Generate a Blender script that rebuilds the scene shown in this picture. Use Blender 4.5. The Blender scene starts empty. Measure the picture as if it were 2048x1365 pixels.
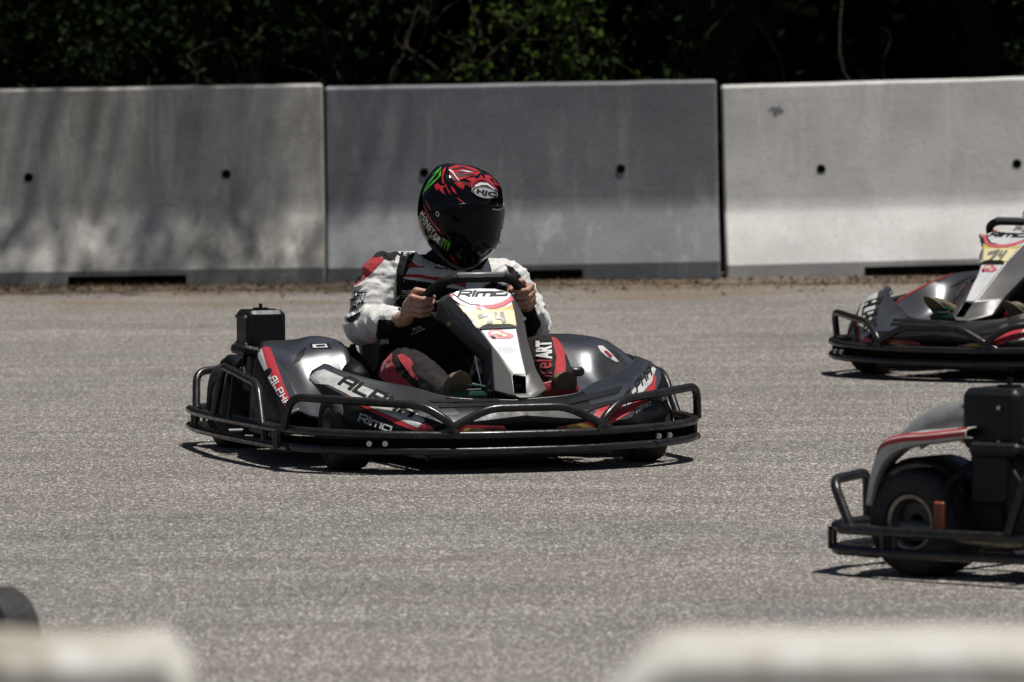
import bpy, bmesh, math, random
import numpy as np
from mathutils import Vector, Matrix, noise
from mathutils.bvhtree import BVHTree
from mathutils.geometry import tessellate_polygon
random.seed(7); rng = np.random.default_rng(7)
SC = bpy.context.scene; COL = SC.collection
R = math.radians

# ------------------------------------------------------------------ camera, sky, sun, exposure
cam_data = bpy.data.cameras.new('camera'); cam = bpy.data.objects.new('camera', cam_data); COL.objects.link(cam)
cam.location = (0, -23.3, 1.59)
cam.rotation_euler = (Matrix.Rotation(R(90) - math.atan(738.5 / 14450), 3, 'X') @ Matrix.Rotation(R(-.5), 3, 'Z')).to_euler()
cam_data.sensor_width = 36; cam_data.lens = 254.0; cam_data.clip_end = 500; cam_data.clip_start = .5
cam_data.dof.use_dof = True; cam_data.dof.focus_distance = 23.15; cam_data.dof.aperture_fstop = 7.4
SC.camera = cam
SUNV = Vector((.21, -.075, 1)).normalized()
W = bpy.data.worlds.new('World'); SC.world = W; W.use_nodes = True
nt = W.node_tree; bg = nt.nodes['Background']
sky = nt.nodes.new('ShaderNodeTexSky'); sky.sky_type = 'NISHITA'; sky.air_density = .75; sky.dust_density = 1.2; sky.sun_disc = False
sky.sun_elevation = math.asin(SUNV.z); sky.sun_rotation = math.atan2(SUNV.x, SUNV.y)
nt.links.new(sky.outputs[0], bg.inputs[0]); bg.inputs[1].default_value = .05
sd = bpy.data.lights.new('sun', 'SUN'); sd.energy = 5.0; sd.angle = R(.53); sd.color = (1, .965, .92)
so = bpy.data.objects.new('sun', sd); COL.objects.link(so); so.rotation_euler = SUNV.to_track_quat('Z', 'Y').to_euler()
SC.view_settings.view_transform = 'Standard'; SC.view_settings.look = 'None'
SC.view_settings.exposure = -0.05; SC.view_settings.gamma = 1
SC.cycles.max_bounces = 6

# ------------------------------------------------------------------ materials
def mat(name, col, rough=.5, metal=0, noise_amt=0, noise_scale=8, bump=0, bump_scale=60, coat=0, col2=None, spec=.5, detail=6, rvar=0):
    m = bpy.data.materials.new(name); m.use_nodes = True; n = m.node_tree; b = n.nodes['Principled BSDF']
    b.inputs['Base Color'].default_value = (*col, 1); b.inputs['Roughness'].default_value = rough
    b.inputs['Metallic'].default_value = metal; b.inputs['Specular IOR Level'].default_value = spec
    b.inputs['Coat Weight'].default_value = coat; b.inputs['Coat Roughness'].default_value = .04
    tc = n.nodes.new('ShaderNodeTexCoord')
    if noise_amt or col2 or rvar:
        t = n.nodes.new('ShaderNodeTexNoise'); t.inputs['Scale'].default_value = noise_scale; t.inputs['Detail'].default_value = detail
        t.inputs['Roughness'].default_value = .65
        n.links.new(tc.outputs['Object'], t.inputs['Vector'])
        if noise_amt or col2:
            r = n.nodes.new('ShaderNodeValToRGB'); c2 = col2 or tuple(c * (1 - noise_amt) for c in col)
            r.color_ramp.elements[0].position = .36; r.color_ramp.elements[1].position = .62
            r.color_ramp.elements[0].color = (*c2, 1); r.color_ramp.elements[1].color = (*col, 1)
            n.links.new(t.outputs[0], r.inputs[0]); n.links.new(r.outputs[0], b.inputs['Base Color'])
        if rvar:
            mr = n.nodes.new('ShaderNodeMapRange'); mr.inputs[1].default_value = .3; mr.inputs[2].default_value = .7
            mr.inputs[3].default_value = max(.02, rough - rvar); mr.inputs[4].default_value = rough + rvar
            n.links.new(t.outputs[0], mr.inputs[0]); n.links.new(mr.outputs[0], b.inputs['Roughness'])
    if bump:
        t2 = n.nodes.new('ShaderNodeTexNoise'); t2.inputs['Scale'].default_value = bump_scale; t2.inputs['Detail'].default_value = 5
        n.links.new(tc.outputs['Object'], t2.inputs['Vector'])
        bp = n.nodes.new('ShaderNodeBump'); bp.inputs['Strength'].default_value = bump; bp.inputs['Distance'].default_value = .01
        n.links.new(t2.outputs[0], bp.inputs['Height']); n.links.new(bp.outputs[0], b.inputs['Normal'])
    return m

M = {}
M['tube'] = mat('bumper_black', (.007, .0065, .006), .30, bump=.07, bump_scale=45, rvar=.16, noise_scale=24, col2=(.025, .023, .021), spec=.4)
M['plastic'] = mat('black_plastic', (.007, .007, .007), .45, rvar=.1, noise_scale=25, spec=.3)
M['pod'] = mat('glossy_dark_plastic', (.058, .059, .063), .31, metal=.65, bump=.10, bump_scale=9, rvar=.09, noise_scale=7, col2=(.12, .122, .127), spec=.8, coat=.6)
M['pod'].node_tree.nodes['Principled BSDF'].inputs['Coat Roughness'].default_value = .32
M['grey'] = mat('matt_grey_plastic', (.135, .132, .124), .38, metal=.35, bump=.15, bump_scale=300, rvar=.08, noise_scale=12)
M['white'] = mat('sticker_white', (.66, .66, .65), .34, noise_scale=14, col2=(.55, .55, .54), coat=.15)
M['dirtywhite'] = mat('sticker_scuffed_white', (.50, .50, .47), .35, noise_scale=22, col2=(.33, .325, .30))
M['red'] = mat('sticker_red', (.42, .022, .03), .35, noise_scale=35, col2=(.30, .04, .04))
M['pink'] = mat('sticker_faded_red', (.60, .10, .13), .3, noise_scale=30, col2=(.55, .17, .19))
M['yellow'] = mat('sticker_yellow', (.65, .47, .10), .35, noise_scale=40, col2=(.5, .36, .07))
M['paleyellow'] = mat('plate_pale_yellow', (.70, .63, .36), .5)
M['digit'] = mat('faded_digit_grey', (.22, .20, .17), .4)
M['ink'] = mat('sticker_black', (.008, .008, .008), .5, spec=.2)
M['rubber'] = mat('rubber', (.010, .010, .009), .75, bump=.5, bump_scale=60, noise_scale=20, col2=(.03, .028, .025))
M['rim'] = mat('worn_rim_metal', (.30, .28, .24), .42, metal=.8, noise_scale=30, col2=(.18, .16, .12))
M['palegrey'] = mat('pale_grey_plastic', (.22, .22, .215), .4, noise_scale=20, col2=(.16, .16, .155))
M['steel'] = mat('bolt_steel', (.5, .5, .5), .3, metal=1)
M['seat'] = mat('seat_shell', (.003, .003, .003), .5, spec=.12)
M['green'] = mat('pedal_green', (.004, .045, .018), .4)
M['redpedal'] = mat('pedal_red', (.25, .012, .014), .4)
M['engine'] = mat('engine_dark', (.009, .009, .009), .5, spec=.3, bump=.4, bump_scale=50)
M['frame'] = mat('frame_paint', (.02, .02, .02), .4)
M['helmet'] = mat('helmet_gloss_black', (.003, .003, .004), .08, coat=.18, spec=.15)
M['visor'] = mat('dark_visor', (.002, .002, .002), .12, spec=.15)
M['h_red'] = mat('helmet_red', (.48, .022, .022), .15, coat=1, noise_scale=40, col2=(.28, .012, .012))
M['h_dred'] = mat('helmet_dark_red', (.12, .008, .01), .15, coat=1)
M['h_green'] = mat('helmet_green', (.10, .42, .02), .15, coat=1, noise_scale=60, col2=(.04, .22, .015))
M['h_white'] = mat('helmet_white', (.6, .6, .6), .15, coat=1)
M['h_silver'] = mat('helmet_silver', (.34, .34, .34), .2, coat=.4)
M['h_gold'] = mat('helmet_gold', (.22, .19, .03), .2, coat=1)
def fabric(name, col, col2):
    m = mat(name, col, .85, noise_scale=22, col2=col2, bump=.5, bump_scale=35)
    m.node_tree.nodes['Principled BSDF'].inputs['Sheen Weight'].default_value = .12 if col[0] > .1 else 0; m.node_tree.nodes['Principled BSDF'].inputs['Specular IOR Level'].default_value = .5 if col[0] > .1 else .2
    return m
M['f_white'] = fabric('suit_white', (.66, .655, .62), (.54, .53, .50))
M['f_black'] = fabric('suit_black', (.008, .008, .008), (.013, .013, .013))
M['f_grey'] = fabric('suit_charcoal', (.026, .022, .021), (.013, .011, .011))
M['f_red'] = fabric('suit_red', (.42, .022, .03), (.30, .015, .02))
M['shoe'] = mat('shoe_tan', (.17, .135, .085), .8, bump=.4, bump_scale=90, noise_scale=60, col2=(.10, .08, .05))
M['skin'] = mat('skin', (.50, .30, .20), .5, noise_scale=60, col2=(.36, .18, .12), bump=.35, bump_scale=150)
M['skin'].node_tree.nodes['Principled BSDF'].inputs['Subsurface Weight'].default_value = .05
M['nail'] = mat('nail', (.62, .42, .36), .35)
M['orange'] = mat('orange_paint', (.22, .05, .012), .5)
M['bark'] = mat('bark', (.042, .034, .025), .9, spec=.1, noise_scale=20, col2=(.02, .017, .012), bump=.8, bump_scale=40)
M['moss_tone'] = mat('pocket_green_black', (.03, .038, .018), .9, noise_scale=15, col2=(.012, .014, .008))  # dark green-black fill of the fork pockets

def leafmat(name, col, col2):
    m = bpy.data.materials.new(name); m.use_nodes = True; n = m.node_tree; b = n.nodes['Principled BSDF']
    g = n.nodes.new('ShaderNodeNewGeometry'); r = n.nodes.new('ShaderNodeValToRGB')
    r.color_ramp.elements[0].color = (*col2, 1); r.color_ramp.elements[1].color = (*col, 1)
    n.links.new(g.outputs['Random Per Island'], r.inputs[0]); n.links.new(r.outputs[0], b.inputs['Base Color'])
    b.inputs['Roughness'].default_value = .7; b.inputs['Specular IOR Level'].default_value = .05
    return m
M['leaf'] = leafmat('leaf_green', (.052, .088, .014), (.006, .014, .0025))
M['leafshade'] = leafmat('leaf_shaded', (.013, .026, .006), (.002, .0035, .001))  # deep shade of the wood put into the leaf colour
M['leafcanopy'] = leafmat('leaf_canopy', (.05, .09, .02), (.02, .045, .01))
M['drygrass'] = leafmat('dry_grass', (.20, .13, .06), (.08, .05, .025))

def nodes_of(m): return m.node_tree.nodes, m.node_tree.links
def asphalt():
    m = bpy.data.materials.new('asphalt'); m.use_nodes = True; N, L = nodes_of(m); b = N['Principled BSDF']
    tc = N.new('ShaderNodeTexCoord'); b.inputs['Roughness'].default_value = .88; b.inputs['Specular IOR Level'].default_value = .3
    def nz(scale, detail=4, vec=None, rough=.6):
        t = N.new('ShaderNodeTexNoise'); t.inputs['Scale'].default_value = scale; t.inputs['Detail'].default_value = detail; t.inputs['Roughness'].default_value = rough
        L.new(vec or tc.outputs['Object'], t.inputs['Vector']); return t.outputs[0]
    vo = N.new('ShaderNodeTexVoronoi'); vo.inputs['Scale'].default_value = 185; ms = N.new('ShaderNodeMapping'); ms.inputs['Scale'].default_value = (1, .4, 1); L.new(tc.outputs['Object'], ms.inputs['Vector']); L.new(ms.outputs[0], vo.inputs['Vector'])
    sep = N.new('ShaderNodeSeparateColor'); L.new(vo.outputs['Color'], sep.inputs[0])
    rs = N.new('ShaderNodeValToRGB'); e = rs.color_ramp.elements   # stones: mostly mid grey, some dark, some pale
    e[0].position = 0; e[0].color = (.070, .066, .061, 1); e[1].position = 1; e[1].color = (.64, .62, .58, 1)
    q = rs.color_ramp.elements.new(.22); q.color = (.153, .142, .129, 1); q = rs.color_ramp.elements.new(.8); q.color = (.247, .231, .211, 1)
    L.new(sep.outputs[0], rs.inputs[0])
    mp = N.new('ShaderNodeMapping'); mp.inputs['Scale'].default_value = (.6, .9, 1); L.new(tc.outputs['Object'], mp.inputs['Vector'])
    def ramp(inp, a, bb, c0, c1):
        r = N.new('ShaderNodeValToRGB'); r.color_ramp.elements[0].position = a; r.color_ramp.elements[1].position = bb
        r.color_ramp.elements[0].color = (*c0, 1); r.color_ramp.elements[1].color = (*c1, 1); L.new(inp, r.inputs[0]); return r.outputs[0]
    def mul(a, bcol):
        x = N.new('ShaderNodeMix'); x.data_type = 'RGBA'; x.blend_type = 'MULTIPLY'; x.inputs[0].default_value = 1
        L.new(a, x.inputs[6]); L.new(bcol, x.inputs[7]); return x.outputs[2]
    c = mul(rs.outputs[0], ramp(nz(2.2, 8, mp.outputs[0]), .35, .65, (.88, .87, .86), (1.05, 1.05, 1.04)))
    c = mul(c, ramp(nz(.5, 5, mp.outputs[0]), .38, .62, (.90, .895, .90), (1.04, 1.03, 1.0)))
    c = mul(c, ramp(nz(45, 4, ms.outputs[0]), .30, .70, (.74, .74, .74), (1.16, 1.155, 1.15)))
    # long tyre marks swept along the bend
    mp2 = N.new('ShaderNodeMapping'); mp2.inputs['Scale'].default_value = (.10, 2.6, 1); mp2.inputs['Rotation'].default_value = (0, 0, R(4)); L.new(tc.outputs['Object'], mp2.inputs['Vector'])
    c = mul(c, ramp(nz(1.6, 3, mp2.outputs[0]), .40, .56, (.86, .85, .85), (1, 1, 1)))
    sx = N.new('ShaderNodeSeparateXYZ'); L.new(tc.outputs['Object'], sx.inputs[0])
    def mr(inp, a, bb, lo=0, hi=1):
        r = N.new('ShaderNodeMapRange'); r.inputs[1].default_value = a; r.inputs[2].default_value = bb; r.inputs[3].default_value = lo; r.inputs[4].default_value = hi; L.new(inp, r.inputs[0]); return r.outputs[0]
    def mth(op, a, bb):
        f = N.new('ShaderNodeMath'); f.operation = op; f.use_clamp = True
        for k_, q_ in enumerate((a, bb)):
            if isinstance(q_, float): f.inputs[k_].default_value = q_
            else: L.new(q_, f.inputs[k_])
        return f.outputs[0]
    def over(c_, fac, colr):
        x = N.new('ShaderNodeMix'); x.data_type = 'RGBA'; L.new(fac, x.inputs[0]); L.new(c_, x.inputs[6]); x.inputs[7].default_value = (*colr, 1); return x.outputs[2]
    # dust and leaf litter blown onto the tarmac below the barriers, thinning towards the racing line
    edge = mth('ADD', mr(sx.outputs[1], 9.8, 13.3, 0., 1.), mr(nz(1.3, 7, mp.outputs[0]), .3, .7, -.55, .45))
    c = over(c, mth('MULTIPLY', mr(edge, .45, .95), .85), (.15, .112, .072))
    c = over(c, mth('MULTIPLY', mr(nz(14, 6), .60, .70), mr(sx.outputs[1], 9.5, 12.5)), (.06, .045, .03))
    # patches of older, darker tar and a few oily spots
    c = over(c, mth('MULTIPLY', mr(nz(.8, 6, mp.outputs[0], .55), .55, .62), .22), (.09, .085, .082))
    c = over(c, mth('MULTIPLY', mr(nz(5.5, 5, mp.outputs[0], .5), .70, .76), .45), (.07, .066, .062))
    L.new(c, b.inputs['Base Color'])
    bp = N.new('ShaderNodeBump'); bp.inputs['Strength'].default_value = .55; bp.inputs['Distance'].default_value = .003
    L.new(vo.outputs['Distance'], bp.inputs['Height']); L.new(bp.outputs[0], b.inputs['Normal'])
    return m
M['asphalt'] = asphalt()

def concrete(name, base, dark, lightc, seed, stain=.5, streak=.3, moss_tone=0.):
    m = bpy.data.materials.new(name); m.use_nodes = True; N, L = nodes_of(m); b = N['Principled BSDF']
    b.inputs['Roughness'].default_value = .85; b.inputs['Specular IOR Level'].default_value = .25
    tc = N.new('ShaderNodeTexCoord')
    mp = N.new('ShaderNodeMapping'); mp.inputs['Location'].default_value = (seed * 3.1, seed * 1.7, 0); L.new(tc.outputs['Object'], mp.inputs['Vector'])
    def nz(scale, detail=5, vec=None, rough=.6, dist=0):
        t = N.new('ShaderNodeTexNoise'); t.inputs['Scale'].default_value = scale; t.inputs['Detail'].default_value = detail
        t.inputs['Roughness'].default_value = rough; t.inputs['Distortion'].default_value = dist
        L.new(vec or mp.outputs[0], t.inputs['Vector']); return t.outputs[0]
    def mix(fac, a, c, amt=1.):
        f = N.new('ShaderNodeMath'); f.operation = 'MULTIPLY'; L.new(fac, f.inputs[0]); f.inputs[1].default_value = amt
        x = N.new('ShaderNodeMix'); x.data_type = 'RGBA'; L.new(f.outputs[0], x.inputs[0])
        if isinstance(a, tuple): x.inputs[6].default_value = (*a, 1)
        else: L.new(a, x.inputs[6])
        x.inputs[7].default_value = (*c, 1); return x.outputs[2]
    def step(inp, a, bb):
        r = N.new('ShaderNodeMapRange'); r.inputs[1].default_value = a; r.inputs[2].default_value = bb; L.new(inp, r.inputs[0]); return r.outputs[0]
    c = mix(step(nz(2.2, 6), .42, .66), base, dark, stain)
    st = N.new('ShaderNodeMapping'); st.inputs['Scale'].default_value = (5, 5, .7); L.new(mp.outputs[0], st.inputs['Vector'])
    c = mix(step(nz(1.8, 5, st.outputs[0], .6, .6), .54, .70), c, lightc, streak)
    c = mix(step(nz(6, 7, None, .7, 1.2), .60, .72), c, lightc, .35)
    c = mix(step(nz(9, 6, None, .7), .58, .75), c, dark, .35)
    c = mix(step(nz(26, 5, None, .8), .50, .72), c, dark, .30)
    c = mix(step(nz(90, 3), .45, .70), c, dark, .35); c = mix(step(nz(70, 3), .55, .72), c, lightc, .25)
    sm = N.new('ShaderNodeMapping'); sm.inputs['Scale'].default_value = (1.1, 1, 11); L.new(mp.outputs[0], sm.inputs['Vector'])
    c = mix(step(nz(2.4, 6, sm.outputs[0], .7, .3), .60, .72), c, tuple(q * .55 for q in dark), .35)   # tyre and bumper scuffs
    pv = N.new('ShaderNodeTexVoronoi'); pv.inputs['Scale'].default_value = 28; L.new(mp.outputs[0], pv.inputs['Vector'])
    c = mix(step(pv.outputs['Distance'], .16, .07), c, tuple(q * .4 for q in dark), .6)   # air pits
    if moss_tone:
        sx = N.new('ShaderNodeSeparateXYZ'); L.new(tc.outputs['Object'], sx.inputs[0])
        low = N.new('ShaderNodeMapRange'); low.inputs[1].default_value = .35; low.inputs[2].default_value = .0; L.new(sx.outputs[2], low.inputs[0])
        mm = N.new('ShaderNodeMath'); mm.operation = 'MULTIPLY'; L.new(low.outputs[0], mm.inputs[0]); L.new(step(nz(4, 6), .42, .6), mm.inputs[1])
        c = mix(mm.outputs[0], c, (.07, .07, .05), moss_tone)
    L.new(c, b.inputs['Base Color'])
    bp = N.new('ShaderNodeBump'); bp.inputs['Strength'].default_value = .4; bp.inputs['Distance'].default_value = .004
    L.new(nz(60, 6), bp.inputs['Height']); L.new(bp.outputs[0], b.inputs['Normal'])
    return m
M['conc_left'] = concrete('concrete_weathered', (.42, .405, .37), (.21, .20, .175), (.62, .60, .55), 1, .85, .7, .8)
M['conc_mid'] = concrete('concrete_dark_blue_grey', (.215, .224, .232), (.135, .144, .150), (.36, .37, .37), 2, .7, .6)
M['conc_right'] = concrete('concrete_pale', (.70, .685, .65), (.48, .47, .44), (.80, .78, .75), 3, .7, .6)
M['conc_front'] = concrete('concrete_cream', (.60, .58, .52), (.24, .205, .14), (.80, .785, .75), 5, 1., .9)
M['dirt'] = mat('verge_dirt', (.16, .125, .09), .95, noise_scale=4, col2=(.06, .048, .036), bump=.8, bump_scale=40, detail=10)
M['soil'] = mat('forest_soil', (.003, .003, .002), .95, noise_scale=2, col2=(.002, .002, .0015), bump=.6, bump_scale=12, spec=0)
M['dark'] = mat('recess_shade_black', (.005, .005, .004), .9, spec=0)  # near-black colour standing in for shade inside gaps and holes

# ------------------------------------------------------------------ object helpers
def tag(o, label=None, cat=None, group=None, kind=None):
    if label: o['label'] = label
    if cat: o['category'] = cat
    if group: o['group'] = group
    if kind: o['kind'] = kind
    return o
def empty(name, loc=(0, 0, 0), rz=0):
    o = bpy.data.objects.new(name, None); COL.objects.link(o); o.location = loc; o.rotation_euler = (0, 0, rz); o.empty_display_size = .1
    return o
def link(name, me, mats, parent=None, smooth=None):
    o = bpy.data.objects.new(name, me); COL.objects.link(o)
    for m in (mats if isinstance(mats, (list, tuple)) else [mats]): me.materials.append(M[m] if isinstance(m, str) else m)
    if smooth is not None:
        me.shade_smooth()
        if smooth < 179: me.set_sharp_from_angle(angle=R(smooth))
    if parent: o.parent = parent
    return o
class MB:
    """collects geometry for ONE mesh"""
    def __init__(s): s.v = []; s.f = []; s.m = []
    def add(s, v, f, mi=0):
        n = len(s.v); s.v += [tuple(p) for p in v]; s.f += [tuple(i + n for i in q) for q in f]; s.m += [mi] * len(f); return s
    def box(s, c, d, mi=0, rot=None, bev=0):
        x, y, z = (q / 2 for q in d); b = bev
        if b:
            pts = []
            for sx in (-1, 1):
                for sy in (-1, 1):
                    for sz in (-1, 1):
                        pts += [(sx * x, sy * (y - b), sz * (z - b)), (sx * (x - b), sy * y, sz * (z - b)), (sx * (x - b), sy * (y - b), sz * z)]
            bm = bmesh.new()
            for p in pts: bm.verts.new(p)
            bmesh.ops.convex_hull(bm, input=bm.verts)
            bm.verts.index_update(); v = [Vector(q.co) for q in bm.verts]; f = [[q.index for q in g.verts] for g in bm.faces]; bm.free()
        else:
            v = [Vector((a, bb, cc)) for a in (-x, x) for bb in (-y, y) for cc in (-z, z)]
            f = [(0, 1, 3, 2), (4, 6, 7, 5), (0, 4, 5, 1), (2, 3, 7, 6), (0, 2, 6, 4), (1, 5, 7, 3)]
        if rot: v = [rot @ p for p in v]
        return s.add([p + Vector(c) for p in v], f, mi)
    def tube(s, pts, r, n=12, closed=False, corner=0., mi=0, cap=True, seg=5):
        P = [Vector(p) for p in pts]
        if corner:
            Q = []
            m = len(P)
            for i, p in enumerate(P):
                if not closed and i in (0, m - 1): Q.append(p); continue
                a = P[(i - 1) % m] - p; b = P[(i + 1) % m] - p
                c = min(corner, a.length * .48, b.length * .48); A = p + a.normalized() * c; B = p + b.normalized() * c
                for k in range(seg + 1):
                    t = k / seg; Q.append(A * (1 - t) ** 2 + p * 2 * t * (1 - t) + B * t * t)
            P = Q
        rr = r if isinstance(r, (list, tuple)) else [r] * len(P)
        m = len(P); T = []
        for i in range(m):
            a = P[(i - 1) % m] if closed or i else P[0]; b = P[(i + 1) % m] if closed or i < m - 1 else P[-1]
            T.append((b - a).normalized())
        N = T[0].orthogonal().normalized(); V = []
        for i in range(m):
            N = (N - T[i] * N.dot(T[i])).normalized(); B = T[i].cross(N)
            for k in range(n):
                a = 2 * math.pi * k / n; V.append(P[i] + (N * math.cos(a) + B * math.sin(a)) * rr[i])
        F = [(i * n + k, i * n + (k + 1) % n, ((i + 1) % m) * n + (k + 1) % n, ((i + 1) % m) * n + k) for i in range(m if closed else m - 1) for k in range(n)]
        if closed:
            pass
        elif cap: F += [tuple(range(n))[::-1], tuple((m - 1) * n + k for k in range(n))]
        return s.add(V, F, mi)
    def cyl(s, a, b, r, n=20, mi=0, r2=None): return s.tube([a, b], [r, r if r2 is None else r2], n, mi=mi)
    def lathe(s, prof, c, axis='X', n=40, mi=0, closed=True):
        V = []; m = len(prof)
        for k in range(n):
            a = 2 * math.pi * k / n
            for (u, r) in prof:
                p = (u, r * math.cos(a), r * math.sin(a)) if axis == 'X' else (r * math.cos(a), r * math.sin(a), u)
                V.append((p[0] + c[0], p[1] + c[1], p[2] + c[2]))
        F = [(k * m + i, k * m + (i + 1) % m, ((k + 1) % n) * m + (i + 1) % m, ((k + 1) % n) * m + i) for k in range(n) for i in range(m if closed else m - 1)]
        return s.add(V, F, mi)
    def grid(s, rows, mi=0, flip=False, wrap=False, mf=None, skip=None):
        m = len(rows[0]); V = [p for r in rows for p in r]; F = []; MI = []
        for i in range(len(rows) - 1):
            for j in range(m if wrap else m - 1):
                if skip and skip(i, j): continue
                MI.append(mf(i, j) if mf else mi)
                q = (i * m + j, i * m + (j + 1) % m, (i + 1) * m + (j + 1) % m, (i + 1) * m + j)
                F.append(q[::-1] if flip else q)
        s.add(V, F, mi); s.m[len(s.m) - len(MI):] = MI; return s
    def mesh(s, name, fix=True):
        me = bpy.data.meshes.new(name); me.from_pydata(s.v, [], s.f)
        me.polygons.foreach_set('material_index', s.m)
        if fix:
            bm = bmesh.new(); bm.from_mesh(me); bmesh.ops.recalc_face_normals(bm, faces=bm.faces); bm.to_mesh(me); bm.free()
        me.update(); return me
    def build(s, name, mats, parent=None, smooth=35, fix=True): return link(name, s.mesh(name, fix), mats, parent, smooth)

def catmull(P, n):
    P = [Vector(p) for p in P]; out = []
    for i in range(len(P) - 1):
        p0 = P[i - 1] if i else P[0] * 2 - P[1]; p1, p2 = P[i], P[i + 1]; p3 = P[i + 2] if i + 2 < len(P) else P[-1] * 2 - P[-2]
        for k in range(n):
            t = k / n; out.append(.5 * ((2 * p1) + (p2 - p0) * t + (2 * p0 - 5 * p1 + 4 * p2 - p3) * t * t + (3 * p1 - p0 - 3 * p2 + p3) * t ** 3))
    out.append(P[-1]); return out
def bake(o):
    dg = bpy.context.evaluated_depsgraph_get(); me = bpy.data.meshes.new_from_object(o.evaluated_get(dg)); return me
def finish(o, *mods):
    """apply modifiers, keep the object"""
    for typ, kw in mods:
        m = o.modifiers.new(typ, typ)
        for k, v in kw.items(): setattr(m, k, v)
    me = bake(o); old = o.data; o.modifiers.clear(); o.data = me; bpy.data.meshes.remove(old); return o
def blob(name, samples, voxel, smooth=6):
    """samples: (center, (rx,ry,rz)) -> one continuous remeshed surface"""
    bm = bmesh.new(); bmesh.ops.create_icosphere(bm, subdivisions=2, radius=1); bm.verts.index_update()
    sv = [v.co.copy() for v in bm.verts]; sf = [[v.index for v in f.verts] for f in bm.faces]; bm.free()
    mb = MB()
    for c, r in samples:
        c = Vector(c); r = r if isinstance(r, (tuple, list)) else (r, r, r)
        mb.add([(c.x + p.x * r[0], c.y + p.y * r[1], c.z + p.z * r[2]) for p in sv], sf)
    o = mb.build(name, [], None, None, fix=False)
    finish(o, ('REMESH', dict(mode='VOXEL', voxel_size=voxel)), ('SMOOTH', dict(factor=.5, iterations=smooth)))
    return o
def chain(pts, radii, step=.35):
    out = []
    P = [Vector(p) for p in pts]
    for i in range(len(P) - 1):
        ra, rb = radii[i], radii[i + 1]; ra = ra if isinstance(ra, tuple) else (ra,) * 3; rb = rb if isinstance(rb, tuple) else (rb,) * 3
        n = max(2, int((P[i + 1] - P[i]).length / (min(min(ra), min(rb)) * step)))
        for k in range(n + 1):
            t = k / n; out.append((P[i].lerp(P[i + 1], t), tuple(a * (1 - t) + b * t for a, b in zip(ra, rb))))
    return out

# lettering and stickers: 2D shapes in a stencil plane (x, z at y=-.1) laid onto the real surface along one direction
VD = Vector((.29865, .95300, -.05104)).normalized()
def bvh_of(*objs):
    V = []; F = []
    for o in objs:
        n = len(V); V += [v.co.copy() for v in o.data.vertices]; F += [[i + n for i in p.vertices] for p in o.data.polygons]
    return BVHTree.FromPolygons(V, F)
def refine(verts, faces, L):
    bm = bmesh.new(); vs = [bm.verts.new((x, y, 0)) for x, y in verts]
    for f in faces:
        try: bm.faces.new([vs[i] for i in f])
        except ValueError: pass
    bmesh.ops.remove_doubles(bm, verts=bm.verts, dist=1e-6)
    bmesh.ops.triangulate(bm, faces=bm.faces)
    for _ in range(9):
        es = [e for e in bm.edges if e.calc_length() > L]
        if not es or len(bm.faces) > 30000: break
        bmesh.ops.subdivide_edges(bm, edges=es, cuts=1); bmesh.ops.triangulate(bm, faces=bm.faces)
    bm.verts.index_update(); v = [(p.co.x, p.co.y) for p in bm.verts]; f = [[q.index for q in g.verts] for g in bm.faces]; bm.free(); return v, f
def decal(name, shapes, tree, material, parent, off=.0012, L=.012, maxjump=.05):
    if len(shapes) > 1 and 'lettering' not in name and name != 'number':   # loose stickers: one object each
        for s_ in shapes: decal(name, [s_], tree, material, parent, off, L, maxjump)
        return None
    return decal_one(name, shapes, tree, material, parent, off, L, maxjump)
def decal_one(name, shapes, tree, material, parent, off, L, maxjump):
    """shapes: list of 2D polygons, or (verts, faces)"""
    mb = MB(); off0 = off
    for si, sh in enumerate(shapes):
        off = off0 + (si % 12) * .00012
        if isinstance(sh, tuple): V, F = sh
        else:
            V = sh; F = [t for t in tessellate_polygon([[Vector((x, y, 0)) for x, y in sh]])]
        V, F = refine(V, F, L); pts = []; y0 = []
        for x, z in V:
            h = tree.ray_cast(Vector((x, -.1, z)) - VD * 2, VD)
            if h[0] is None: pts.append(None)
            else:
                n = h[1]; n = -n if n.dot(VD) > 0 else n
                pts.append(h[0] + n * off * .6 - VD * off * .8)
        ok = []
        for f in F:
            q = [pts[i] for i in f]
            if None in q: continue
            if max((q[0] - q[1]).length, (q[1] - q[2]).length, (q[2] - q[0]).length) > maxjump: continue
            ok.append(f)
        used = sorted({i for f in ok for i in f}); mp = {i: k for k, i in enumerate(used)}
        mb.add([pts[i] for i in used], [[mp[i] for i in f] for f in ok])
    if not mb.f: return None
    me = mb.mesh(name, False)
    # face the stickers outwards
    bm = bmesh.new(); bm.from_mesh(me)
    bm.normal_update()
    for f in bm.faces:
        if f.normal.dot(VD) > 0: f.normal_flip()
    bm.to_mesh(me); bm.free()
    return link(name, me, material, parent, 179)
def text2d(s, bold=.0, spacing=1.):
    cu = bpy.data.curves.new('t', 'FONT'); cu.body = s; cu.offset = bold; cu.space_character = spacing; cu.resolution_u = 3
    o = bpy.data.objects.new('t', cu); COL.objects.link(o); me = bake(o)
    V = [(v.co.x, v.co.y) for v in me.vertices]; F = [list(p.vertices) for p in me.polygons]
    bpy.data.objects.remove(o); bpy.data.curves.remove(cu); bpy.data.meshes.remove(me)
    x0 = min(v[0] for v in V); x1 = max(v[0] for v in V); y0 = min(v[1] for v in V); y1 = max(v[1] for v in V)
    return [((x - x0) / (x1 - x0), (y - y0) / (y1 - y0)) for x, y in V], F
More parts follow.
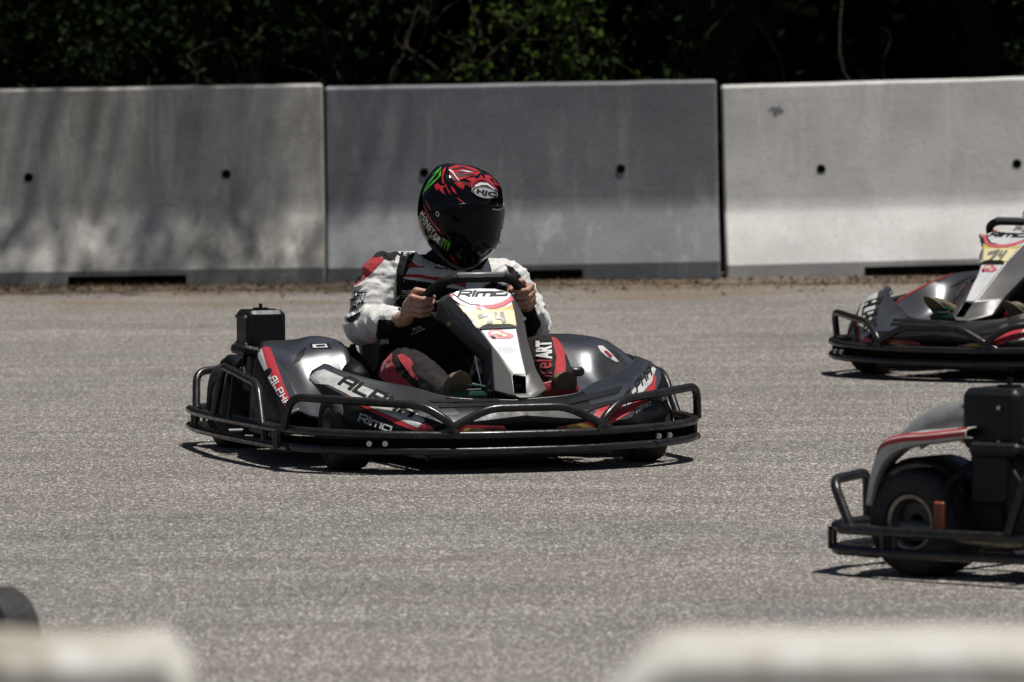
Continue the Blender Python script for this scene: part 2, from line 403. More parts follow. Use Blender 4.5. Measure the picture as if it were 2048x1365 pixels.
# angular racing capitals drawn as strokes on a 0..1 x 0..1 cell
GL = {'A': [[(0, 0), (0, .75), (.25, 1), (1, 1), (1, 0)], [(0, .42), (1, .42)]],
      'L': [[(0, 1), (0, 0), (1, 0)]],
      'P': [[(0, 0), (0, 1), (.85, 1), (1, .85), (1, .42), (0, .42)]],
      'H': [[(0, 0), (0, 1)], [(1, 0), (1, 1)], [(0, .5), (1, .5)]],
      'R': [[(0, 0), (0, 1), (.85, 1), (1, .85), (1, .55), (.85, .45), (.2, .45)], [(.5, .45), (1, 0)]],
      'i': [[(.5, 0), (.5, .68)], [(.5, .86), (.5, 1)]],
      'M': [[(0, 0), (0, .72), (1, .72), (1, 0)], [(.5, 0), (.5, .72)]],
      'O': [[(0, 0), (0, .72), (1, .72), (1, 0), (0, 0)]],
      'D': [[(0, 0), (0, .72), (.8, .72), (1, .55), (1, .0), (0, 0)]]}
def strokes(s, th=.2, gap=.35, wide=None):
    V = []; F = []; x = 0; wide = wide or {}
    for ch in s:
        w = wide.get(ch, .8)
        for pl in GL[ch]:
            pts = [(x + p[0] * w, p[1]) for p in pl]
            for a, b in zip(pts, pts[1:]):
                d = Vector(b) - Vector(a); d.normalize(); n = Vector((-d.y, d.x)) * th / 2; e = d * th / 2
                V.append([tuple(Vector(a) - e + n), tuple(Vector(a) - e - n), tuple(Vector(b) + e - n), tuple(Vector(b) + e + n)])
        x += w + gap
    A = [v for q in V for v in q]; x0 = min(v[0] for v in A); x1 = max(v[0] for v in A); y0 = min(v[1] for v in A); y1 = max(v[1] for v in A)
    return [[((a - x0) / (x1 - x0), (b - y0) / (y1 - y0)) for a, b in q] for q in V]
def place(shape, o, u, v):
    """unit text -> parallelogram: o = lower left, u = lower right, v = upper left"""
    o, u, v = Vector(o), Vector(u), Vector(v)
    if isinstance(shape, list): return [[tuple(o + (u - o) * a + (v - o) * b) for a, b in q] for q in shape]
    return [([tuple(o + (u - o) * a + (v - o) * b) for a, b in shape[0]], shape[1])]
def ell(o, u, v, n=28, a0=0, a1=360):
    """ellipse polygon: o centre, u and v points on its axes"""
    o, u, v = Vector(o), Vector(u), Vector(v)
    return [tuple(o + (u - o) * math.cos(R(a0 + (a1 - a0) * k / n)) + (v - o) * math.sin(R(a0 + (a1 - a0) * k / n))) for k in range(n)]

# ------------------------------------------------------------------ the kart (nose towards -y, driver's right = -x)
TR = .0135
def mirror(P): return [(-x, y, z) for x, y, z in P]
def sym(P): return mirror(P)[::-1] + (P[1:] if abs(P[0][0]) < 1e-6 else P)

def wheel(root, x, y, r, w, rr):
    s = 1 if x > 0 else -1
    m = MB()
    # hub and brake disc side
    m.lathe([(-w * .30, .022), (w * .12, .022), (w * .12, .045), (w * .06, .05), (-w * .30, .05)], (x, y, r))
    hub = m.build('wheel', 'frame', root, 40)
    t = MB(); h = w / 2; sh = .018
    prof = [(-h * .80, rr), (-h, rr + .012), (-h * 1.03, (r + rr) / 2), (-h * .98, r - sh), (-h * .88, r - .006), (-h * .6, r), (h * .6, r), (h * .88, r - .006), (h * .98, r - sh), (h * 1.03, (r + rr) / 2), (h, rr + .012), (h * .80, rr), (0, rr - .004)]
    t.lathe(prof, (x, y, r), n=56); ty = t.build('tyre', 'rubber', hub, 45)
    q = MB(); o = s * h
    q.lathe([(o * .86, rr + .006), (o * .92, rr + .004), (o * .90, rr - .006), (o * .45, rr - .012), (o * .35, rr - .03), (o * .30, .03), (o * .22, .03), (o * .26, rr - .028), (o * .0, rr - .014), (-o * .9, rr - .006), (-o * .9, rr + .002), (o * .2, rr - .006)], (x, y, r), n=44)
    for k in range(3):
        a = 2 * math.pi * k / 3 + .4; c = Vector((x + o * .31, y + .045 * math.cos(a), r + .045 * math.sin(a)))
        q.cyl(c, c + Vector((s * .012, 0, 0)), .007, 8)
    q.build('rim', 'rim', hub, 40)

def hoop(m, P, r=TR): m.tube(P, r, 12, corner=.045)

def fairing_rows():
    A = [(0, -.81, .222), (.2, -.795, .234), (.30, -.715, .262), (.40, -.62, .283), (.49, -.53, .312), (.523, -.49, .330), (.532, -.455, .334)]
    B = [(0, -.905, .205), (.18, -.905, .192), (.315, -.885, .186), (.378, -.805, .222), (.48, -.69, .262), (.56, -.555, .298), (.576, -.475, .315)]
    C = [(0, -.93, .18), (.18, -.93, .165), (.345, -.91, .158), (.41, -.83, .190), (.515, -.705, .236), (.575, -.58, .280), (.588, -.49, .300)]
    D = [(0, -.93, .13), (.18, -.93, .13), (.37, -.90, .128), (.46, -.83, .13), (.548, -.72, .165), (.583, -.59, .252), (.592, -.50, .286)]
    out = []
    for P in (A, B, C, D):
        c = catmull(P, 5); out.append(mirror(c)[::-1][:-1] + [tuple(p) for p in c])
    return out

def make_kart(name, number='74'):
    root = empty(name)
    # frame and floor
    m = MB()
    m.box((0, -.28, .045), (.56, .98, .012))
    m.tube([(-.30, -.86, .055), (-.30, .72, .055)], .015); m.tube([(.30, -.86, .055), (.30, .72, .055)], .015)
    m.tube([(-.42, -.60, .10), (.42, -.60, .10)], .016); m.tube([(-.50, .63, .14), (.50, .63, .14)], .02)
    m.tube([(-.30, -.86, .055), (.30, -.86, .055)], .015); m.tube([(-.3, .3, .055), (.3, .3, .055)], .015)
    m.tube([(-.12, -.72, .06), (0, -.60, .30)], .010); m.tube([(.12, -.72, .06), (0, -.60, .30)], .010)
    m.tube([(-.66, -.3, .075), (.66, -.3, .075)], .014); m.tube([(-.66, .25, .075), (.66, .25, .075)], .014)
    m.build('chassis', 'frame', root, 40)
    wheel(root, -.50, -.60, .128, .125, .068); wheel(root, .50, -.60, .128, .125, .068)
    wheel(root, -.505, .63, .142, .19, .070); wheel(root, .505, .63, .142, .19, .070)
    # front bumper: two rails, strip painted black as the shaded gap between, three hoops
    lo = sym([(.0, -.975, .073), (.20, -.965, .073), (.50, -.87, .076), (.685, -.66, .080), (.70, -.34, .082)])
    hi = sym([(.0, -.975, .123), (.20, -.965, .123), (.50, -.87, .128), (.685, -.66, .133), (.70, -.34, .135)])
    m = MB(); m.tube(lo, TR, 12, corner=.16, seg=8); m.tube(hi, TR, 12, corner=.16, seg=8)
    hoop(m, [(-.285, -.935, .128), (-.245, -.95, .150), (-.13, -.955, .207), (.13, -.955, .207), (.245, -.95, .150), (.285, -.935, .128)])
    for sg in (-1, 1):
        hoop(m, [(sg * .235, -.955, .125), (sg * .262, -.945, .170), (sg * .33, -.90, .218), (sg * .685, -.615, .240), (sg * .70, -.575, .135)])
        m.tube([(sg * .70, -.36, .082), (sg * .70, -.36, .135)], .008); m.tube([(sg * .70, -.53, .082), (sg * .70, -.53, .135)], .008)
    bump = m.build('front_bumper', 'tube', root, 50)
    m = MB(); path = catmull(sym([(.0, -.962, 0), (.20, -.952, 0), (.47, -.865, 0), (.66, -.66, 0), (.68, -.40, 0)]), 6)
    rows = [[(p.x, p.y, z) for p in path] for z in (.086, .112)] ; rows2 = [[(p.x * .97, p.y * .98 + .012, z) for p in path] for z in (.112, .086)]
    m.grid([rows[0], rows[1], rows2[0], rows2[1], rows[0]]); m.build('gap_shade_strip', 'dark', bump, 40)
    m = MB()
    for x, y in ((-.50, -.868), (-.455, -.893), (.50, -.868), (.455, -.893)):
        n = Vector((x * .5, -.8, 0)).normalized(); c = Vector((x, y, .100)); m.cyl(c, c + n * .012, .009, 12); m.cyl(c + n * .012, c + n * .016, .004, 8)
    m.build('bolts', 'steel', bump, 30)
    # side bumpers
    for sg in (-1, 1):
        m = MB()
        for z in (.080, .135):
            m.tube([(sg * .688, -.56 if z > .1 else -.60, z - .004), (sg * .704, -.40, z - .004), (sg * .712, .20, z - .006), (sg * .68, .60, z - .012), (sg * .64, .82, z - .014)], TR, 12, corner=.12)
        hoop(m, [(sg * .716, .225, .134), (sg * .695, .175, .300), (sg * .695, -.25, .262), (sg * .708, -.35, .134)])
        m.tube([(sg * .72, .02, .134), (sg * .702, .02, .285)], .0055)
        for y in (.66, .62, -.36, -.50, -.53): m.tube([(sg * (.708 if y < .3 else .672), y, .07), (sg * (.708 if y < .3 else .672), y, .125)], .007)
        m.tube([(sg * .70, -.1, .08), (sg * .31, -.1, .058)], .011)
        m.build('side_bumper', 'tube', root, 50)
    # rear bumper
    m = MB()
    for z in (.062, .122):
        m.tube(sym([(0, .945, z), (.45, .945, z), (.605, .885, z), (.64, .70, z)]), TR, 12, corner=.09)
    for sg in (-1, 1):
        hoop(m, [(sg * .622, .80, .12), (sg * .598, .88, .245), (sg * .36, .945, .250), (sg * .36, .945, .12)])
        for x in (.57, .59): m.tube([(sg * x, .895, .062), (sg * x, .895, .122)], .006)
        m.tube([(sg * .30, .72, .055), (sg * .30, .94, .092)], .014)
    m.build('rear_bumper', 'tube', root, 50)
    # nose fairing
    rows = fairing_rows(); m = MB(); m.grid(rows, mf=lambda i, j: 1 if (i == 2 or (i == 1 and abs(rows[1][j][0]) < .33) or (i == 0 and abs(rows[0][j][0]) < .24)) else 0)
    # inner flange under the top edge and deck behind the nose
    Ar = rows[0]; m.grid([[(x * .985, y + .012, z - .03) for x, y, z in Ar], Ar])
    fr = m.build('nose_fairing', ['pod', 'plastic'], root, 28)
    finish(fr, ('SOLIDIFY', dict(thickness=.005, offset=-1)))
    for sg in ():   # outer ends curl down behind the front tyres
        m = MB(); prof = []
        for k in range(9):
            t = k / 8; a = R(100 - 115 * t); cy, cz = -.44, .17
            prof.append([(sg * (.575 + w_), cy + .135 * math.cos(a) * 1.0, .135 * math.sin(a) + cz + .01 * (1 - t)) for w_ in (0, .035, .07, .085)])
        m.grid(prof); fl = m.build('fairing_end', 'pod', fr, 40); finish(fl, ('SOLIDIFY', dict(thickness=.005, offset=0)))
    T = bvh_of(fr)
    decal('white_band', [[(-0.4892, 0.2565), (-0.4413, 0.2914), (-0.4157, 0.2973), (-0.3394, 0.2642), (-0.251, 0.2275), (-0.1573, 0.184), (-0.1044, 0.1546), (-0.0737, 0.1274), (-0.098, 0.105), (-0.168, 0.1349), (-0.2379, 0.1647), (-0.2889, 0.1907), (-0.3415, 0.22), (-0.3992, 0.2477)], [(0.5846, 0.1629), (0.6304, 0.2116), (0.6974, 0.278), (0.7078, 0.2711), (0.69, 0.2267), (0.6301, 0.1717), (0.5914, 0.1495)]], T, 'dirtywhite', fr)
    decal('red_band', [[(-0.3416, 0.2167), (-0.2855, 0.1873), (-0.2345, 0.1613), (-0.1646, 0.1315), (-0.098, 0.1034), (-0.0738, 0.1225), (-0.0465, 0.1036), (-0.0262, 0.0734), (-0.0536, 0.0774), (-0.1614, 0.115), (-0.238, 0.1516), (-0.2924, 0.1793)], [(0.4866, 0.129), (0.5042, 0.1484), (0.5794, 0.168), (0.5914, 0.1478), (0.6335, 0.17), (0.6917, 0.2233), (0.6972, 0.2531), (0.7076, 0.2462), (0.7003, 0.2031), (0.6667, 0.1641), (0.5912, 0.1229), (0.5474, 0.1008), (0.5142, 0.0951)]], T, 'red', fr)
    decal('lettering', place(strokes('ALPHA', .24, .34), (-0.3719, 0.2503), (-0.1217, 0.1353), (-0.3392, 0.279)), T, 'ink', fr, .0035)
    decal('lettering', place(strokes('ALPHA', .23, .34), (0.5985, 0.1559), (0.6937, 0.2532), (0.5918, 0.191)), T, 'ink', fr, .0035)
    decal('lettering', place(strokes('RiMO', .19, .28, {'M': 1.3, 'O': 1.1, 'i': .1, 'R': 1}), (-0.2998, 0.1302), (-0.189, 0.091), (-0.2893, 0.1562)), T, 'dirtywhite', fr)
    decal('lettering', place(strokes('RiMO', .19, .28, {'M': 1.3, 'O': 1.1, 'i': .1, 'R': 1}), (0.6332, 0.1301), (0.6824, 0.1554), (0.6369, 0.1499)), T, 'dirtywhite', fr)
    decal('deck_slot', [[(0.4034, 0.1643), (0.414, 0.1823), (0.592, 0.2192), (0.5761, 0.198)], [(0.4346, 0.1536), (0.5777, 0.1781), (0.5846, 0.1712), (0.4606, 0.1396)], [(-0.032, 0.1758), (0.1748, 0.1753), (0.1747, 0.167), (-0.0253, 0.1657)], [(-0.0628, 0.1914), (0.1801, 0.1884), (0.18, 0.1801), (-0.0457, 0.1827)]], T, 'ink', fr, .0035)
    decal('nose_patch', [[(-0.0106, 0.0829), (0.0017, 0.1056), (0.0706, 0.1103), (0.1879, 0.1039), (0.2119, 0.0768)], [(0.321, 0.0738), (0.3646, 0.0958), (0.469, 0.1095), (0.5142, 0.0967), (0.5001, 0.0788)]], T, 'red', fr)
    decal('nose_patch', [[(0.0393, 0.0798), (0.0602, 0.1007), (0.1015, 0.098), (0.1567, 0.0865), (0.1479, 0.0752)], [(0.3818, 0.0804), (0.4098, 0.1012), (0.4516, 0.105), (0.4968, 0.0905), (0.4793, 0.0827)]], T, 'yellow', fr, .003)
    # side pods
    for sg in (-1, 1):
        I = [(.30, .30, .340), (.305, .16, .372), (.31, .08, .368), (.325, -.02, .350), (.34, -.11, .275), (.365, -.20, .232), (.40, -.34, .205), (.42, -.42, .180)]
        I2 = [(.38, .32, .372), (.385, .18, .392), (.40, .08, .374), (.40, -.01, .352), (.415, -.10, .268), (.44, -.20, .215), (.465, -.34, .190), (.48, -.43, .168)]
        K_ = [(.45, .33, .372), (.465, .20, .366), (.485, .07, .358), (.49, -.01, .338), (.505, -.10, .262), (.525, -.20, .208), (.54, -.34, .184), (.55, -.44, .160)]
        O1 = [(.50, .33, .372), (.525, .20, .376), (.56, .07, .368), (.572, -.01, .352), (.582, -.10, .328), (.59, -.20, .294), (.60, -.34, .245), (.61, -.44, .185)]
        O2 = [(.53, .34, .352), (.56, .20, .360), (.60, .07, .352), (.612, -.01, .336), (.624, -.10, .312), (.632, -.20, .280), (.645, -.34, .222), (.65, -.44, .165)]
        O3 = [(.55, .36, .24), (.585, .20, .25), (.625, .07, .25), (.634, -.01, .242), (.642, -.10, .224), (.655, -.20, .20), (.66, -.34, .165), (.662, -.44, .13)]
        O4 = [(.56, .36, .10), (.60, .20, .09), (.635, .07, .09), (.642, -.01, .09), (.650, -.10, .09), (.655, -.20, .09), (.66, -.34, .09), (.662, -.44, .09)]
        rows = [[(sg * p.x, p.y, p.z) for p in catmull(P, 6)] for P in ([(x - .01, y, z - .06) for x, y, z in I], I, I2, K_, O1, O2, O3, O4)]
        cols = list(zip(*rows)); cols = [catmull(c[:5], 4)[:-1] + catmull(c[4:], 4) for c in cols]
        m = MB(); m.grid(cols, mf=lambda i, j: 1 if j >= 19 else 0); pod = m.build('side_pod', ['pod', 'plastic'], root, 40); finish(pod, ('SOLIDIFY', dict(thickness=.004, offset=-1)))
        T = bvh_of(pod)
        if sg < 0:
            decal('white_stripe', [[(-0.6662, 0.3558), (-0.644, 0.37), (-0.6259, 0.3221), (-0.5995, 0.2626), (-0.5729, 0.2112), (-0.5913, 0.2362), (-0.6196, 0.2795), (-0.6446, 0.3193)]], T, 'white', pod)
            decal('red_stripe', [[(-0.6474, 0.3651), (-0.6253, 0.381), (-0.6102, 0.3643), (-0.5771, 0.2931), (-0.5473, 0.2285), (-0.524, 0.1788), (-0.5345, 0.1562), (-0.5678, 0.2094), (-0.6028, 0.2709), (-0.6242, 0.3205)]], T, 'red', pod)
            decal('lettering', place(strokes('ALPHA', .20, .40), (-0.6061, 0.2709), (-0.5495, 0.1762), (-0.5874, 0.2819)), T, 'white', pod, .0035)
            decal('stripe_hole', [ell((-0.6195, 0.2876), (-0.6041, 0.302), (-0.6279, 0.2944))], T, 'ink', pod, .003)
            decal('pod_mark', [[(-0.5361, 0.3167), (-0.5258, 0.336), (-0.5222, 0.3474), (-0.5085, 0.3602), (-0.4897, 0.3712), (-0.4933, 0.3582), (-0.5001, 0.3583), (-0.4951, 0.3484), (-0.5123, 0.3259)], [(-0.4811, 0.3808), (-0.4148, 0.3809), (-0.4014, 0.3625), (-0.4745, 0.3643)]], T, 'ink', pod)
            decal('pod_mark', [[(-0.471, 0.3773), (-0.4234, 0.3778), (-0.4167, 0.3662), (-0.4677, 0.3658)]], T, 'white', pod, .003)
            decal('pod_mark', [[(-0.4574, 0.3737), (-0.4285, 0.3746), (-0.4251, 0.3697), (-0.4558, 0.3687)], [(-0.3839, 0.408), (-0.3771, 0.4095), (-0.3689, 0.3798), (-0.3757, 0.3783)]], T, 'ink', pod, .0045)
        else:
            decal('white_stripe', [[(0.5164, 0.3505), (0.5338, 0.3501), (0.5615, 0.3262), (0.5892, 0.2957), (0.5787, 0.2959), (0.5457, 0.315), (0.525, 0.3337)]], T, 'white', pod)
            decal('red_mark', [[(0.5371, 0.3318), (0.5476, 0.3332), (0.5684, 0.3144), (0.5614, 0.3096)]], T, 'red', pod, .003)
        m = MB()   # rear guard over the tyre
        g = []
        for k in range(11):
            a = R(150 - 118 * k / 10)
            g.append([(sg * xx, .63 - .168 * math.cos(a) * -1, .142 + (.168 - dr) * math.sin(a)) for xx, dr in ((.40, .012), (.42, 0), (.545, 0), (.56, .012))])
        m.grid(g); gd = m.build('rear_mudguard', 'plastic', root, 45); finish(gd, ('SOLIDIFY', dict(thickness=.006, offset=0)))
    # steering fairing
    P = {k: Vector(v) for k, v in dict(
        W0=(-0.098, -0.43, 0.5461), Wa=(-0.0624, -0.425, 0.5581), Wb=(-0.0235, -0.42, 0.5636), Wc=(0.0171, -0.415, 0.5642), Wd=(0.0615, -0.42, 0.5618), We=(0.0905, -0.425, 0.5548), W4=(0.1161, -0.43, 0.5447),
        L5=(-0.0326, -0.55, 0.438), L6=(-0.0144, -0.615, 0.3872), L7=(-0.0015, -0.665, 0.3571), L8=(0.015, -0.745, 0.2995), R5=(0.0879, -0.56, 0.4486), R6=(0.0758, -0.65, 0.3738), R7=(0.0637, -0.745, 0.2999),
        B0=(-0.046, -0.745, 0.2481), B1=(0.0039, -0.8, 0.2417), B2=(0.0175, -0.815, 0.2277), B3=(0.0726, -0.805, 0.2257), B4=(0.1372, -0.735, 0.2493), B5=(0.0458, -0.8, 0.2406),
        L0=(-0.1147, -0.395, 0.5223), L1=(-0.1037, -0.34, 0.4661), L2=(0.0073, -0.5, 0.3295), L3=(-0.0207, -0.62, 0.2328), LA=(-0.1025, -0.47, 0.4636), LB=(-0.0089, -0.575, 0.3642),
        R0=(0.1532, -0.44, 0.4727), R1=(0.1455, -0.5, 0.4008), R2=(0.1292, -0.64, 0.3123)).items()}
    names = list(P); ix = {k: i for i, k in enumerate(names)}
    fs = [('W0', 'L5', 'R5', 'W4', 'We', 'Wd', 'Wc', 'Wb', 'Wa'), ('L5', 'L6', 'R6', 'R5'), ('L6', 'L7', 'L8', 'R7', 'R6'),
          ('W0', 'L0', 'LA', 'LB', 'L6', 'L5'), ('L0', 'L1', 'L2', 'LB', 'LA'), ('L6', 'LB', 'L2', 'L3', 'B0'), ('L6', 'B0', 'L8', 'L7'), ('L8', 'B0', 'B2', 'B1'), ('B1', 'B2', 'B3', 'B5'),
          ('W4', 'R5', 'R6', 'R1', 'R0'), ('R6', 'R7', 'R2', 'R1'), ('R7', 'B5', 'B3', 'B4', 'R2')]
    m = MB(); m.add([P[k] for k in names], [[ix[k] for k in f] for f in fs])
    # back shell
    back = [Vector((p.x * .9, p.y + (.10 if k[0] == 'W' else .07), p.z - (.01 if k[0] == 'W' else .0))) for k, p in P.items()]
    n = len(names); rim_ = ['W0', 'Wa', 'Wb', 'Wc', 'Wd', 'We', 'W4', 'R0', 'R1', 'R2', 'B4', 'B3', 'B2', 'B0', 'L3', 'L2', 'L1', 'L0']
    bi = {}
    for k in rim_: bi[k] = len(m.v); m.v.append(tuple(back[ix[k]]))
    for a, b in zip(rim_, rim_[1:] + rim_[:1]): m.f.append((ix[a], bi[a], bi[b], ix[b])); m.m.append(0)
    nas = m.build('steering_fairing', 'grey', root, 30)
    finish(nas, ('BEVEL', dict(width=.0045, segments=3, limit_method='ANGLE', angle_limit=R(12))), ('SOLIDIFY', dict(thickness=.004, offset=-1)))
    rc = MB()   # hollow with a small bracket at the foot
    o4 = [P['L8'], P['R7'], P['B5'], P['B1']]; ce = sum(o4, Vector()) / 4
    ins = [ce + (q - ce) * .9 + Vector((0, .055, 0)) for q in o4]; fr4 = [q + Vector((0, .001, 0)) for q in o4]
    rc.add([*fr4, *ins], [(0, 1, 5, 4), (1, 2, 6, 5), (2, 3, 7, 6), (3, 0, 4, 7), (4, 5, 6, 7)])
    rc.tube([ce + Vector((-.012, .02, -.012)), ce + Vector((.012, .02, -.012))], .010)
    rc.build('foot_opening', 'dark', nas, 30)
    T = bvh_of(nas)
    decal('white_sticker', [[(0.0092, 0.5289), (0.0385, 0.5398), (0.0747, 0.5456), (0.1144, 0.5464), (0.1609, 0.5438), (0.1919, 0.5365), (0.2143, 0.5278), (0.2289, 0.4234), (0.2438, 0.3438), (0.2621, 0.2673), (0.2223, 0.2666), (0.1796, 0.3255), (0.1506, 0.3609), (0.1114, 0.4162), (0.0569, 0.4785)]], T, 'white', nas, .001)
    decal('yellow_band', [[(0.0381, 0.4921), (0.1085, 0.4773), (0.1776, 0.4791), (0.2209, 0.4897), (0.2274, 0.4433), (0.2323, 0.4151), (0.1114, 0.4146), (0.0568, 0.4686)]], T, 'yellow', nas, .002)
    arc_o = [(0.004, 0.5307), (0.021, 0.5122), (0.0484, 0.4935), (0.0827, 0.4812), (0.1172, 0.4771), (0.1603, 0.4795), (0.1949, 0.4886), (0.2227, 0.5045)]
    arc_i = [(0.2177, 0.5261), (0.2072, 0.5114), (0.1829, 0.4988), (0.1518, 0.4912), (0.1121, 0.4904), (0.0777, 0.4945), (0.0434, 0.5117), (0.0178, 0.532)]
    decal('red_arc', [arc_o + arc_i], T, 'pink', nas, .003)
    decal('edge_line', [[(0.0178, 0.5337), (0.0434, 0.5134), (0.0777, 0.4961), (0.1121, 0.4921), (0.1121, 0.4904), (0.0759, 0.4929), (0.04, 0.5101), (0.0144, 0.5321)]], T, 'ink', nas, .0036)
    decal('number_plate', [[(0.0637, 0.475), (0.2242, 0.4731), (0.2324, 0.425), (0.1081, 0.4262), (0.1045, 0.4164)]], T, 'paleyellow', nas, .003)
    pl = decal('number_plate', [[(0.0568, 0.4719), (0.062, 0.4751), (0.1063, 0.4262), (0.1062, 0.4164), (0.0994, 0.4182)]], T, 'digit', nas, .0034)
    dg = [[(0.1015, 0.4593), (0.1464, 0.4715), (0.155, 0.4631), (0.153, 0.4301), (0.1322, 0.429), (0.1359, 0.4553), (0.1082, 0.446)], [(0.1585, 0.468), (0.1671, 0.4678), (0.1739, 0.4528), (0.179, 0.451), (0.1775, 0.4675), (0.1896, 0.4673), (0.1996, 0.4324), (0.1875, 0.4293), (0.1807, 0.4427), (0.1634, 0.4447)]] if number == '74' else [[(0.117, 0.4623), (0.1515, 0.4615), (0.1513, 0.4351), (0.1168, 0.4359)]]
    decal('number', dg, T, 'digit', nas, .0045)
    decal('slit', [[(0.108, 0.418), (0.1288, 0.4274), (0.2117, 0.4271), (0.2323, 0.4184), (0.2306, 0.4151), (0.1114, 0.4129)]], T, 'ink', nas, .005)
    decal('lettering', place(strokes('RiMO', .27, .30, {'M': 1.5, 'O': 1.2, 'i': .1, 'R': 1.1}), (0.0314, 0.5202), (0.2021, 0.5198), (0.042, 0.5414)), T, 'ink', nas, .0022)
    em = [(0.1372, 0.4041), (0.1493, 0.4104), (0.1821, 0.4096), (0.1976, 0.401), (0.2217, 0.3939), (0.2251, 0.3872), (0.2112, 0.3809), (0.1508, 0.3823), (0.1388, 0.3908)]
    decal('emblem', [em], T, 'pink', nas, .002)
    decal('emblem', [[(0.1458, 0.3989), (0.1527, 0.4054), (0.1769, 0.4048), (0.1768, 0.3982), (0.1492, 0.3939)], [(0.1872, 0.3963), (0.2044, 0.391), (0.194, 0.3863), (0.1836, 0.3881)]], T, 'white', nas, .003)
    decal('emblem', [ell((0.1785, 0.3949), (0.1854, 0.3947), (0.1786, 0.3998)), ], T, 'yellow', nas, .0042)
    decal('emblem', [[(0.1457, 0.3923), (0.1595, 0.3871), (0.1663, 0.382), (0.1525, 0.3839)]], T, 'ink', nas, .004)
    m = MB()
    for c in ((-0.093, -0.405, 0.4508), (0.1468, -0.46, 0.464)): c = Vector(c); m.cyl(c + Vector((0, .004, 0)), c - Vector((0, .005, 0)), .006, 12)
    m.build('bolts', 'steel', nas, 30)
    # steering column and wheel
    m = MB(); m.tube([(0, -.62, .16), (.012, -.33, .46)], .011); m.build('steering_column', 'frame', root, 40)
    WC = Vector((.018, -.285, .512)); nx = Vector((0, -.62, -.78)).normalized(); ux = Vector((1, 0, 0)); uy = nx.cross(ux); uy = -uy if uy.z < 0 else uy
    ring = [(-.085, .138), (.085, .138), (.135, .105), (.162, .04), (.155, -.035), (.11, -.09), (.06, -.11), (-.06, -.11), (-.11, -.09), (-.155, -.035), (-.162, .04), (-.135, .105)]
    m = MB(); m.tube([WC + ux * a + uy * b for a, b in ring], .0155, 14, closed=True, corner=.05)
    m.tube([WC + ux * .155 + uy * .0, WC + ux * .03 - nx * .0, WC - ux * .03, WC - ux * .155], .011, 10); m.tube([WC, WC - uy * .11], .012, 10)
    m.lathe([(-.01, .001), (-.01, .045), (.01, .045), (.01, .001)], (0, 0, 0), 'Z', 24)
    k0 = len(m.v) - 24 * 4
    Mx = Matrix((ux, uy, nx)).transposed()
    for i in range(k0, len(m.v)): m.v[i] = tuple(WC + Mx @ Vector(m.v[i]))
    sw = m.build('steering_wheel', 'ink', root, 50)
    m = MB(); top = WC + uy * .138 + Vector((0, -.006, .009)); m.box(top, (.160, .026, .018), bev=.005); m.build('wheel_top_pad', 'palegrey', sw, 40)  # pale grey of the pad is the rim's sheen put into colour
    # seat: moulded shell
    prof = [(-.02, .10, .20, .03), (.05, .075, .21, .08), (.16, .070, .22, .19), (.28, .085, .22, .26), (.36, .18, .21, .24), (.40, .32, .20, .18), (.43, .46, .185, .10), (.45, .56, .16, .03)]
    rows = []
    for (y, z, hw, wing) in prof:
        row = []
        for k in range(13):
            u = -1 + k / 6; a = abs(u); edge = max(0, (a - .55) / .45)
            if z < .17: p = (u * hw * 1.05, y, z + wing * edge ** 1.6)
            else: p = (u * hw * 1.05, y - wing * edge ** 1.5, z + .02 * edge)
            row.append(p)
        rows.append(row)
    m = MB(); m.grid(rows); st = m.build('seat', 'seat', root, 60); finish(st, ('SUBSURF', dict(levels=1, render_levels=1)), ('SOLIDIFY', dict(thickness=.008, offset=0)))
    for sg in (-1, 1):
        bo = blob('seat_bolster', chain([(sg * .315, -.06, .255), (sg * .30, .04, .275), (sg * .275, .20, .27)], [(.07, .08, .065), (.07, .09, .075), (.05, .09, .09)], .3) + chain([(sg * .29, .03, .30), (sg * .288, .04, .362)], [.018, .013]), .008, 4)
        bo.parent = root; bo.data.materials.append(M['seat']); bo.data.shade_smooth()
    # engine with air box
    m = MB(); m.box((-.42, .33, .17), (.17, .20, .20), bev=.02); m.box((-.50, .40, .27), (.11, .14, .16), bev=.015); m.cyl((-.53, .42, .17), (-.47, .42, .17), .07, 24)
    for k in range(7): m.box((-.40, .33, .105 + .022 * k), (.21, .23, .007))
    m.box((-.55, .36, .335), (.10, .16, .035), bev=.01, rot=Matrix.Rotation(R(14), 3, 'Y'))
    en = m.build('engine', 'engine', root, 35)
    m = MB(); m.tube([(-.575, .33, .33), (-.60, .28, .27), (-.57, .22, .20), (-.50, .20, .16)], .008, 8, corner=.03); m.build('hose', 'ink', en, 50); m = MB(); m.tube([(-.50, .34, .34), (-.52, .26, .30), (-.47, .20, .24), (-.42, .22, .20)], .006, 8, corner=.03)
    m.build('hose', 'ink', en, 50); m = MB(); m.tube([(-.55, .46, .30), (-.59, .52, .24), (-.57, .50, .16)], .010, 8, corner=.03); m.build('hose', 'ink', en, 50)
    m = MB(); m.tube([(-.40, .24, .14), (-.52, .18, .12), (-.58, .30, .10), (-.56, .55, .11)], .017, 10, corner=.05); m.cyl((-.56, .50, .11), (-.54, .70, .12), .032, 16); m.build('exhaust', 'rim', en, 50)
    m = MB()
    for yy_, zz_ in ((.36, .36), (.48, .36), (.36, .45), (.48, .45)): m.cyl((-.562, yy_, zz_), (-.570, yy_, zz_), .006, 8)
    m.build('bolts', 'steel', en, 30)
    m = MB(); m.box((-.497, .42, .405), (.136, .150, .134), bev=.014)
    bx = m.build('air_box', 'plastic', root, 30); finish(bx, ('BEVEL', dict(width=.008, segments=3)))
